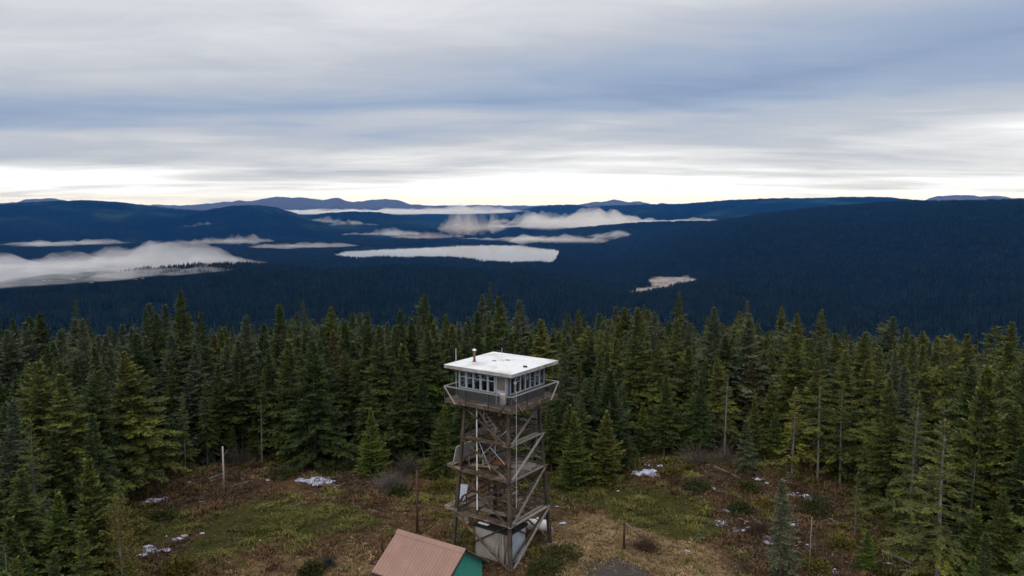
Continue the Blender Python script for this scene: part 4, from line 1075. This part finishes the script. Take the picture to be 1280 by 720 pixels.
# ------------------------------------------------------------------ outbuilding with pink metal roof, gable towards the tower
k_ = .973
r0 = np.array(on_plane(497.5, 662.5, 3.9)); r1 = np.array(on_plane(582, 687, 3.9))
L_ = np.linalg.norm((r1 - r0)[:2]); ang = math.atan2(r1[1] - r0[1], r1[0] - r0[0])
sh = thing('outbuilding', 'small green outbuilding with pinkish brown ribbed metal roof at the foot of the tower', 'shed', (*( (r0 + r1) / 2)[:2], 0), ang)
W2, DROP, RZ_ = 2.62, 1.86, 3.9
t = NT('roof_pink'); tc = t.n('ShaderNodeTexCoord').outputs['Object']
f1 = t.noise(tc, .7, 5, .6); f2 = t.noise(t.n('ShaderNodeMapping', inp={'Vector': tc, 'Scale': (5, .4, .4)}).outputs[0], 1.2, 5, .7); f3 = t.noise(tc, 14, 4, .7)
c = t.ramp(f1, [(.3, (.235, .135, .105)), (.7, (.315, .185, .145))])
c = t.mix(t.ramp(f2, [(.5, 0), (.72, .6)]), c, (.17, .115, .09)); c = t.mix(t.ramp(f3, [(.56, 0), (.72, .35)]), c, (.13, .10, .075))
PINK = t.pbr(c, t.ramp(f1, [(.3, .5), (.7, .7)]), .3, f3, .002)
TEAL = worn('wall_teal', (.045, .28, .215), (.06, .33, .26), None, 2, .7, .25)
DGREEN = worn('trim_green', (.018, .045, .033), (.03, .06, .045), None, 4, .7, .25)
def slope(sgn):
    m_ = MB(); n = int(L_ / .24); prof = []
    for k in range(n):
        x0 = -L_ / 2 + k * L_ / n; w_ = L_ / n
        prof += [(x0, 0), (x0 + w_ * .62, 0), (x0 + w_ * .70, .032), (x0 + w_ * .92, .032)]
    prof.append((L_ / 2, 0)); rows_ = []
    for v_, zoff in ((0, 0), (1, 0)):
        rows_.append([m_.bm.verts.new((a, sgn * (.02 + v_ * W2), RZ_ - v_ * DROP + b)) for a, b in prof])
    lo = [[m_.bm.verts.new((a, sgn * (.02 + v_ * W2), RZ_ - v_ * DROP - .05)) for a in (-L_ / 2, L_ / 2)] for v_ in (0, 1)]
    for a in range(len(prof) - 1): m_.bm.faces.new((rows_[0][a], rows_[0][a + 1], rows_[1][a + 1], rows_[1][a]))
    m_.bm.faces.new((lo[0][0], lo[0][1], lo[1][1], lo[1][0]))
    return m_
rfo = None
for sgn in (-1, 1):
    o = slope(sgn).build('roof', PINK, sh); rfo = rfo or o
m_ = MB()
for s in (-1, 1): m_.beam((-L_ / 2 - .03, s * .12, RZ_ + .005), (L_ / 2 + .03, s * .12, RZ_ + .005), .27, .02, up=(0, -s * .58, .82)) if False else m_.face([(-L_ / 2 - .03, 0, RZ_ + .085), (L_ / 2 + .03, 0, RZ_ + .085), (L_ / 2 + .03, s * .26, RZ_ - .135), (-L_ / 2 - .03, s * .26, RZ_ - .135)])
m_.build('ridge_cap', PINK, rfo)
m_ = MB(); xl = L_ / 2 - .28
for e_ in (-1, 1):
    for s in (-1, 1): m_.beam((e_ * (L_ / 2 - .03), s * .01, RZ_ - .13), (e_ * (L_ / 2 - .03), s * (W2 + .01), RZ_ - DROP - .13), .05, .17, up=(1, 0, 0))
for s in (-1, 1): m_.box((0, s * (W2 - .03), RZ_ - DROP - .15), (L_ - .1, .05, .16))
m_.build('barge_board', DGREEN, sh)
m_ = MB(); hw = W2 - .42; ez = RZ_ - DROP * hw / W2 - .07
pts = [(-xl, -hw, -.3), (-xl, hw, -.3), (-xl, hw, ez), (-xl, 0, RZ_ - .09), (-xl, -hw, ez)]
A_ = [m_.bm.verts.new(p) for p in pts]; B_ = [m_.bm.verts.new((-p[0], p[1], p[2])) for p in pts]
m_.bm.faces.new(A_); m_.bm.faces.new(B_)
for k in range(5): m_.bm.faces.new((A_[k], A_[(k + 1) % 5], B_[(k + 1) % 5], B_[k]))
m_.build('wall', TEAL, sh)

# ------------------------------------------------------------------ tank and cut wood behind the tower
a = on_ground(660, 666); b = on_ground(684, 668); c_ = (a + b) / 2; ang = math.atan2(b[1] - a[1], b[0] - a[0])
tk = thing('gas_tank', 'white horizontal gas tank on short legs behind the tower', 'tank', tuple(c_), ang)
m_ = MB(); m_.cyl((-.62, 0, .72), (.62, 0, .72), .43, n=24); m_.sph((-.62, 0, .72), (.24, .43, .43), 3); m_.sph((.62, 0, .72), (.24, .43, .43), 3); m_.build('body', WHITEP, tk, True)
for s in (-1, 1): MB().box((s * .42, 0, .15), (.1, .6, .4)).build('leg', GALV, tk)
MB().cyl((0, 0, 1.1), (0, 0, 1.28), .12, n=12).build('valve_dome', GALV, tk)
CUT = worn('cut_wood', (.42, .24, .09), (.55, .34, .14), None, 8, .9, .1)
gl = [(583, 655, 1.1), (604, 655, .9), (612, 652, 1.0), (618, 650, .9), (643, 655, 1.0), (648, 651, 1.0), (655, 664, 1.2), (637, 650, .9), (628, 648, 1.1), (690, 667, .9)]
glab = ['short log with bright cut end beside the hut', 'log behind the hut at its shed side corner', 'log with yellow cut end seen above the hut roof', 'log next to the yellow ended one behind the hut', 'round cut log behind the nearest tower leg', 'second cut log behind the nearest tower leg',
        'log lying at the tank end turned to the tower', 'log behind the hut roof', 'grey log behind the middle of the hut', 'log with orange cut end under the rightmost tower leg']
for k, (u, v, L) in enumerate(gl):
    p = on_ground(u, v); o = thing('cut_log', glab[k], 'log', (p[0], p[1], p[2]), random.uniform(.3, 1.1) + R(60), 'cut logs behind the tower')
    r_ = random.uniform(.17, .24); z_ = r_ + (.38 if k % 3 == 2 else 0)
    MB().cyl((-L / 2, 0, r_), (L / 2, 0, r_), r_, r_ * .92, n=12).build('bark', BARK, o, True)
    MB().cyl((-L / 2 - .004, 0, r_), (-L / 2 + .01, 0, r_), r_ * .93, n=12).build('cut_face', CUT, o)
# ------------------------------------------------------------------ things on the clearing
SNOW = worn('old_snow', (.26, .27, .37), (.52, .53, .68), (.15, .14, .16), 5, .7, .2)
STONE = worn('stone', (.22, .21, .21), (.40, .39, .39), None, 5, .9, .1)
def blob(name, mat, loc, sx, sy, sz, seed, label, cat, group, holes=.0, flat=True):
    bm = bmesh.new(); bmesh.ops.create_icosphere(bm, subdivisions=4, radius=1)
    g_ = seed * 7.31
    for v in bm.verts:
        n = mnoise.noise(Vector((v.co.x * 1.5 + g_, v.co.y * 1.5, v.co.z * 1.5))) + .6 * mnoise.noise(Vector((v.co.x * 4 + g_, v.co.y * 4, v.co.z * 4)))
        v.co *= 1 + .5 * n
        v.co.z *= .8 if v.co.z > 0 else .5
        v.co = Vector((v.co.x * sx, v.co.y * sy, v.co.z * sz))
    me = bpy.data.meshes.new(name); bm.to_mesh(me); bm.free()
    for p in me.polygons: p.use_smooth = True
    me.materials.append(mat); o = bpy.data.objects.new(name, me); COL.objects.link(o); o.location = loc; o.rotation_euler = (0, 0, seed * 1.7)
    return tag(o, label, cat, group)
def snow_cluster(u, v, w_, h_, n, seed, label, group):
    p = on_ground(u, v); g_ = np.random.default_rng(seed); bm_all = bmesh.new(); k = .058
    n = int(n * 1.5) if n > 2 else n
    for i in range(n):
        bm = bmesh.new(); bmesh.ops.create_icosphere(bm, subdivisions=3, radius=1)
        du = g_.normal(0, w_ * .30) * k; dy = g_.normal(0, h_ * .30) * k * 2.4; s = g_.uniform(.07, .24) * (w_ / 20)**.5 if n > 1 else w_ * k * .5
        for vt in bm.verts:
            nn = mnoise.noise(Vector((vt.co.x * 1.7 + seed + i * 3, vt.co.y * 1.7, vt.co.z * 1.7)))
            vt.co *= 1 + .7 * nn; vt.co = Vector((vt.co.x * s * 1.5 + du, vt.co.y * s * 1.2 + dy, vt.co.z * s * .45 + .05))
            vt.co.z += float(butte(np.float64(p[0] + du), np.float64(p[1] + dy))) - p[2]
        me_ = bpy.data.meshes.new('tmp'); bm.to_mesh(me_); bm_all.from_mesh(me_); bm.free(); bpy.data.meshes.remove(me_)
    me = bpy.data.meshes.new('snow_patch'); bm_all.to_mesh(me); bm_all.free()
    for q in me.polygons: q.use_smooth = True
    me.materials.append(SNOW); o = bpy.data.objects.new('snow_patch', me); COL.objects.link(o); o.location = p
    return tag(o, label, 'snow', group)
for k, (u, v, w_, h_, n, lab) in enumerate(SNOWS):
    snow_cluster(u, v, w_, h_, n, 100 + k, lab or 'small crumbling scrap of old snow in the brown brush', 'scraps of old snow on the clearing')
POSTM = worn('post_grey', (.20, .19, .175), (.34, .325, .30), None, 6, .9, .1, (1, 1, .2), .01)
POSTB = worn('post_brown', (.05, .028, .02), (.11, .06, .042), None, 6, .9, .1, (1, 1, .2), .01)
def post(u, vb, vt, r_, mat, label, arm=False, name='post'):
    x, y, h = dist_h(u, vb, vt); z = float(ground(x, y)); o = thing(name, label, 'post', (x, y, z))
    MB().cyl((0, 0, -.2), (.01 * h, 0, h), r_, r_ * .85, n=10).build('pole', mat, o, True)
    if arm: MB().cyl((0, 0, h * .78), (.42, 0, h * .9), .018, n=6).build('arm', mat, o)
    return o
post(280, 614, 558, .085, POSTM, 'tall grey wooden post with small side twig at the far end of the clearing', True)
post(521.5, 667, 588, .10, POSTB, 'tall rusty brown pole rising behind the pink roofed outbuilding')
post(478, 690, 666, .07, POSTB, 'short dark post in the grass beside the pink roof')
post(1011, 718, 646, .03, POSTM, 'thin grey stake on the brown slope in front of the bluish spruce')
post(425.5, 592, 577, .06, POSTM, 'short grey stub of a post below the big broad fir') if False else None
# leaning pole on a post, with dry brush at its foot
x, y, h = dist_h(780, 686, 652); z = float(ground(x, y))
o = thing('broken_gate', 'dark upright post with a pale pole slanting down from its top', 'gate post', (x, y, z))
MB().cyl((0, 0, -.2), (0, 0, h), .09, .08, n=10).build('post', POSTB, o, True)
e_ = on_ground(807, 683); MB().cyl((0, 0, h - .05), (e_[0] - x, e_[1] - y, .15), .05, .045, n=8).build('slanting_pole', TIMBER_GREY, o, True)
# fallen logs
def log(u0, v0, u1, v1, r_, mat, label):
    a = on_ground(u0, v0); b = on_ground(u1, v1); o = MB().tube([(0, 0, r_), tuple((b - a) * .5 + np.array([0, 0, r_ + .05])), tuple(b - a + np.array([0, 0, r_]))], [r_, r_ * .85, r_ * .6], 8).build('fallen_log', mat, None, True)
    o.location = a; tag(o, label, 'log', 'fallen logs')
log(262, 600, 285, 592, .12, BARK_PALE, 'grey fallen log leaning towards the tall grey post')
log(263, 603, 290, 596, .10, BARK_PALE, 'thinner grey log lying along the one by the tall post')
log(893, 585, 925, 600, .13, BARK_PALE, 'long pale log slanting down the brown slope beside the bluish small fir')
log(942, 583, 958, 579, .10, BARK_PALE, 'short pale log at the forest edge above the slanting one')
log(1105, 692, 1142, 708, .12, BARK_PALE, 'pale log lying under the big hemlock at the frame corner')
log(935, 640, 944, 653, .05, BARK_PALE, 'bent bare stick on the brown slope')
log(1030, 620, 1046, 660, .04, BARK, 'thin dark stick lying on the brown slope') if False else None
# brush piles: heaps of grey twigs
def brush(u, v, w_, h_, n, mat, label, seed, name='brush_pile', cat='brush pile'):
    p = on_ground(u, v); g_ = np.random.default_rng(seed); a = Acc()
    for i in range(n):
        b0 = np.array([g_.normal(0, w_ * .22), g_.normal(0, w_ * .18), 0]); az = g_.uniform(0, 6.28); L = g_.uniform(.35, 1.0) * h_ * 1.3; e = g_.uniform(.1, 1.2)
        b0[2] = max(0, h_ * .45 * (1 - (b0[0]**2 + b0[1]**2) / (w_ * .5)**2)) * g_.random()
        d = np.array([math.cos(az) * math.cos(e), math.sin(az) * math.cos(e), math.sin(e)])
        P = np.stack([b0, b0 + d * L * .5 + g_.normal(0, .05, 3), b0 + d * L + g_.normal(0, .1, 3)])
        a.add(*tube_np(P, np.array([.018, .012, .004]), 3))
    V, F, T = a.out(); V[:, 2] = np.maximum(V[:, 2], -.05)
    o = mesh_np(name, V, F, mat); o.location = p; return tag(o, label, cat)
TWIG = worn('twigs', (.06, .05, .042), (.15, .13, .115), None, 4, .9, .1)
TWIGR = worn('twigs_red', (.05, .030, .022), (.11, .065, .045), None, 4, .9, .1)
brush(489, 613, 2.6, 1.6, 520, TWIG, 'big heap of grey brushwood beside the lone bright fir', 1)
brush(806, 688, 2.2, .9, 420, TWIGR, 'dark heap of dry brush at the foot of the slanting pole', 2)
brush(766, 573, 1.6, 1.9, 160, TWIG, 'bare grey twiggy bush above the green heather', 3, 'bare_bush', 'bush')
brush(868, 582, 1.8, 2.4, 170, TWIG, 'bare grey twiggy bush above the snow on the brown slope', 4, 'bare_bush', 'bush')
brush(905, 580, 1.5, 2.2, 150, TWIG, 'tall bare bush beside the bluish small fir', 5, 'bare_bush', 'bush')
brush(110, 640, 3.2, 3.0, 420, TWIG, 'tangle of bare grey branches under the wide dark firs', 6, 'bare_bush', 'bush')
brush(300, 580, 1.6, 2.0, 150, TWIG, 'bare bush at the forest edge behind the tall grey post', 7, 'bare_bush', 'bush')
brush(318, 587, 1.0, .9, 200, TWIGR, 'dark upturned stump of roots at the back of the clearing', 8, 'root_stump', 'stump')
brush(512, 592, 1.8, 2.0, 160, TWIG, 'bare grey bush behind the brushwood heap', 9, 'bare_bush', 'bush')
brush(410, 706, .9, .5, 220, DARKM, 'small black charred heap in the grass before the outbuilding', 10, 'charred_heap', 'heap')
brush(949, 668, 2.6, 1.0, 320, TWIGR, 'dark thicket of dead twigs beside the slender bluish spruce', 11)
brush(845, 606, 2.6, .7, 260, TWIGR, 'low dark thicket of dead twigs above the green heather', 12)
# round patch of dark gravel
c_ = on_ground(768, 712); n_ = 60; m_ = MB(); ring = []
for k in range(n_):
    a = k / n_ * 6.283; r_ = 2.5 + 1.6 * fbm(np.array(math.cos(a) * 1.3 + 5.), np.array(math.sin(a) * 1.3), 4); ring.append((c_[0] + math.cos(a) * r_ * 1.05, c_[1] - .9 + math.sin(a) * r_))
vc = m_.bm.verts.new((c_[0], c_[1] - .9, float(butte(c_[0], c_[1] - .9)) + .03)); pr = None
for q in range(1, 11):
    cur = [m_.bm.verts.new((c_[0] + (x - c_[0]) * q / 10, (c_[1] - .9) + (y - c_[1] + .9) * q / 10, float(butte(c_[0] + (x - c_[0]) * q / 10, (c_[1] - .9) + (y - c_[1] + .9) * q / 10)) + .03 - (.06 if q == 10 else 0))) for x, y in ring]
    for k in range(n_):
        if pr is None: m_.bm.faces.new((vc, cur[k], cur[(k + 1) % n_]))
        else: m_.bm.faces.new((pr[k], cur[k], cur[(k + 1) % n_], pr[(k + 1) % n_]))
    pr = cur
tag(m_.build('gravel_pad', worn('dark_gravel', (.030, .027, .026), (.075, .066, .060), (.05, .04, .033), 9, .95, .1), None, True), 'patch of dark gravel in the dry grass near the bottom edge', 'ground', kind='structure')

# ------------------------------------------------------------------ ground cover: what nobody could count
def cover_mat(name, a, b, c_):
    t = NT(name); tone = t.n('ShaderNodeAttribute', attribute_name='tone').outputs['Fac']
    c = t.ramp(tone, [(0, a), (.5, b), (1, c_)]); return t.pbr(c, .85, .1)
g = np.random.default_rng(77)
def scatter_region(n):
    x = g.uniform(-36, 40, n); y = g.uniform(-9, 24, n)
    sd_ = poly_sd(x, y, CLEAR); ok = sd_ < 2.5
    # keep the hut, tank and outbuilding floors free
    ok &= np.hypot(x, y) > 2.2
    return x[ok], y[ok], sd_[ok]
def tufts(x, y, hgt, spread, nb, wd, lean, tone):
    n = len(x); z = butte(x, y)
    X = np.repeat(x, nb) + g.normal(0, 1, n * nb) * np.repeat(spread, nb); Y = np.repeat(y, nb) + g.normal(0, 1, n * nb) * np.repeat(spread, nb)
    Zb = np.repeat(z, nb) - .03; H = np.repeat(hgt, nb) * g.uniform(.5, 1.2, n * nb)
    az = g.uniform(0, 6.283, n * nb); ln = lean * g.uniform(.2, 1.3, n * nb) * H
    D = np.stack([np.cos(az), np.sin(az)], 1); S = np.stack([-np.sin(az), np.cos(az)], 1) * (wd * H)[:, None] * .5
    B = np.stack([X, Y, Zb], 1); M = B.copy(); M[:, :2] += D * (ln * .45)[:, None]; M[:, 2] += H * .62
    T = B.copy(); T[:, :2] += D * ln[:, None]; T[:, 2] += H * (1 - .2 * lean)
    M1 = M.copy(); M1[:, :2] += S; M2 = M.copy(); M2[:, :2] -= S
    V = np.stack([B, M1, T, M2], 1).reshape(-1, 3); F = np.arange(len(V)).reshape(-1, 4)
    tn = np.clip(np.repeat(tone, nb) + g.normal(0, .16, n * nb), 0, 1); return V, F, np.repeat(tn, 4)
x, y, sd_ = scatter_region(52000); gr, bn, rd = cover(x, y); pn = fbm(x * .55, y * .55, 3)
w_ = g.random(len(x))
sel = (w_ < .35 + bn * .6) & (gr < .6) & (np.hypot(x - c_[0], y - c_[1] + .9) + g.uniform(0, 1.6, len(x)) > 2.6)
V, F, T = tufts(x[sel], y[sel], .10 + .13 * g.random(sel.sum()) + np.maximum(pn[sel], 0) * .14, np.full(sel.sum(), .10), 9, .30, .9, np.clip(.42 + bn[sel] * .28 + pn[sel] * .7 - rd[sel] * .2, 0, 1))
tag(mesh_np('dry_grass', V, F, cover_mat('dry_grass', (.070, .043, .021), (.175, .115, .057), (.34, .245, .13)), attr={'tone': T}), 'short dry tan and brown grass over the clearing', 'grass', kind='stuff')
x, y, sd_ = scatter_region(26000); gr, bn, rd = cover(x, y); pn = fbm(x * .4 + 9, y * .4, 3)
pt = fbm(x * .28 + 50, y * .28, 3)
sel = (g.random(len(x)) < gr * (.75 + 1.6 * pt) + np.where(pn > .18, .5, .03) * (1 - bn * .8) + .35 * (sd_ > -2.0))
hh = .22 + .22 * g.random(sel.sum()) + .25 * np.maximum(pn[sel], 0) + .35 * (sd_[sel] > -1.5) * g.random(sel.sum())
lump = np.clip(.5 + 1.5 * fbm(x[sel] * .95, y[sel] * .95 + 31, 2), .05, 1.3)
V, F, T = tufts(x[sel], y[sel], hh * (.22 + .62 * lump), np.full(sel.sum(), .21), 40, .20, 1.0, np.clip(.30 + pn[sel] * .6 + .30 * lump, 0, 1))
tag(mesh_np('heather', V, F, cover_mat('heather', (.038, .040, .013), (.092, .090, .025), (.16, .145, .042)), attr={'tone': T}), 'low green heather growing in wide patches on the clearing', 'heather', kind='stuff')
x, y, sd_ = scatter_region(26000); gr, bn, rd = cover(x, y); pn = fbm(x * .45 - 4, y * .45, 3)
sel = (g.random(len(x)) < rd * .8 * (pn > -.25) + .16 + .45 * (pn > .2)) & (gr < .75) & (bn < .7)
hh = .15 + .25 * g.random(sel.sum()) + .35 * np.maximum(pn[sel], 0)
V, F, T = tufts(x[sel], y[sel], hh, np.full(sel.sum(), .15), 14, .16, .9, np.clip(.42 + pn[sel] * .7, 0, 1))
tag(mesh_np('dead_brush', V, F, cover_mat('dead_brush', (.036, .022, .013), (.088, .053, .028), (.165, .102, .052)), attr={'tone': T}), 'reddish brown dead brush and bracken over the slope', 'brush', kind='stuff')
# fallen twigs, chips and small stones lying about
x, y, sd_ = scatter_region(7000); gr, bn, rd = cover(x, y); sel = g.random(len(x)) < .10 + .75 * rd + .12 * (sd_ > -3)
x, y = x[sel], y[sel]; a = Acc()
for k in range(len(x)):
    L = g.uniform(.25, 1.1) * (2.2 if g.random() < .05 else 1); az = g.uniform(0, 6.28); z0 = float(butte(x[k], y[k])); d = np.array([math.cos(az), math.sin(az), g.normal(0, .12)])
    P = np.stack([[x[k], y[k], z0 + .06], np.array([x[k], y[k], z0 + .10]) + d * L * .5 + g.normal(0, .03, 3), np.array([x[k], y[k], z0 + .07]) + d * L]); r_ = g.uniform(.010, .028) * (1.6 if L > 1.2 else 1)
    a.add(*tube_np(P, np.array([r_, r_ * .8, r_ * .4]), 4), float(np.clip(g.normal(.45, .3), 0, 1)))
V, F, T = a.out(); tag(mesh_np('fallen_twigs', V, F, cover_mat('fallen_twigs', (.05, .036, .027), (.14, .12, .10), (.32, .30, .27)), attr={'tone': T}), 'grey and brown fallen twigs littering the clearing', 'twigs', kind='stuff')
x, y, sd_ = scatter_region(2600); gr, bn, rd = cover(x, y); sel = g.random(len(x)) < .12 + .6 * rd; x, y = x[sel], y[sel]; n = len(x)
OC = np.array([[1, 0, 0], [0, 1, 0], [-1, 0, 0], [0, -1, 0], [0, 0, .8], [0, 0, -.6]], float); OF = np.array([[0, 1, 4], [1, 2, 4], [2, 3, 4], [3, 0, 4], [1, 0, 5], [2, 1, 5], [3, 2, 5], [0, 3, 5]])
S_ = (g.uniform(.04, .15, n)[:, None, None]) * g.uniform(.5, 1.3, (n, 6, 3)); V = OC[None] * S_; V += np.stack([x, y, butte(x, y) + .05], 1)[:, None, :]
F = (OF[None] + (np.arange(n) * 6)[:, None, None]).reshape(-1, 3)
tag(mesh_np('small_stones', V.reshape(-1, 3), F, cover_mat('small_stones', (.06, .05, .045), (.17, .155, .145), (.40, .38, .38)), attr={'tone': np.repeat(np.clip(g.normal(.4, .25, n), 0, 1), 6)}), 'small grey stones strewn over the clearing', 'stones', kind='stuff')
# single bushes
BUSHM = cover_mat('bush_green', (.018, .026, .009), (.038, .046, .013), (.070, .076, .020))
BUSHO = cover_mat('bush_olive', (.05, .045, .010), (.085, .075, .016), (.14, .115, .025))
def bush(u, v, r_, h_, mat, label, seed):
    p = on_ground(u, v); gg = np.random.default_rng(seed); n = 900
    q = norm(gg.normal(0, 1, (n, 3))); q[:, 2] = np.abs(q[:, 2]); rr = gg.uniform(.45, 1.05, n) * (1 + .3 * np.sin(q[:, 0] * 4 + seed) * np.cos(q[:, 1] * 5))
    B = q * rr[:, None] * np.array([r_, r_, h_]); D = norm(q + gg.normal(0, .5, (n, 3))); L = gg.uniform(.14, .30, n)
    V, F = kites(B, D, L * .5, L, norm(np.cross(D, gg.normal(0, 1, (n, 3))))); o = mesh_np('bush', V, F, mat, attr={'tone': np.repeat(np.clip(gg.normal(.5, .22, n), 0, 1), 4)})
    o.location = p; tag(o, label, 'bush', 'bushes on the clearing')
for k, b_ in enumerate(BUSHES): bush(*b_[:4], BUSHO if b_[4] == 'o' else BUSHM, b_[5], 300 + k)
# the yellowing broadleaf sapling in the front row
x, y, h = dist_h(154, 760, 617); gg = np.random.default_rng(4)
ya = thing('sapling', 'yellowing small broadleaved tree with thin grey trunk in the front row', 'tree', (x, y, float(ground(x, y))))
a = Acc(); a.add(*tube_np(np.array([[0, 0, -.2], [.05, .02, h * .4], [-.03, 0, h * .75], [0, 0, h * .98]]), np.array([.075, .06, .035, .01]), 7)); lv = Acc()
for k in range(46):
    t_ = .22 + .76 * k / 46; b0 = np.array([0, 0, t_ * h]); az = k * 2.4; L = (1 - t_)**.6 * 1.7 * gg.uniform(.6, 1.1) + .2; e = gg.uniform(.1, .8)
    d = np.array([math.cos(az) * math.cos(e), math.sin(az) * math.cos(e), math.sin(e)]); a.add(*tube_np(np.stack([b0, b0 + d * L * .6, b0 + d * L]), np.array([.018, .012, .004]), 4))
    n = int(26 + L * 26); s = gg.uniform(.25, 1.05, n); P = b0 + d * (L * s)[:, None] + gg.normal(0, .13, (n, 3)); D = norm(gg.normal(0, 1, (n, 3))); l_ = gg.uniform(.08, .17, n)
    lv.add(*kites(P, D, l_ * .7, l_, norm(np.cross(D, gg.normal(0, 1, (n, 3))))), np.repeat(np.clip(gg.normal(.45, .25, n), 0, 1), 4))
V, F, T = a.out(); mesh_np('trunk', V, F, BARK_PALE, ya); V, F, T = lv.out(); mesh_np('crown', V, F, cover_mat('leaves_yellowing', (.045, .05, .012), (.10, .085, .018), (.20, .135, .03)), ya, attr={'tone': T})
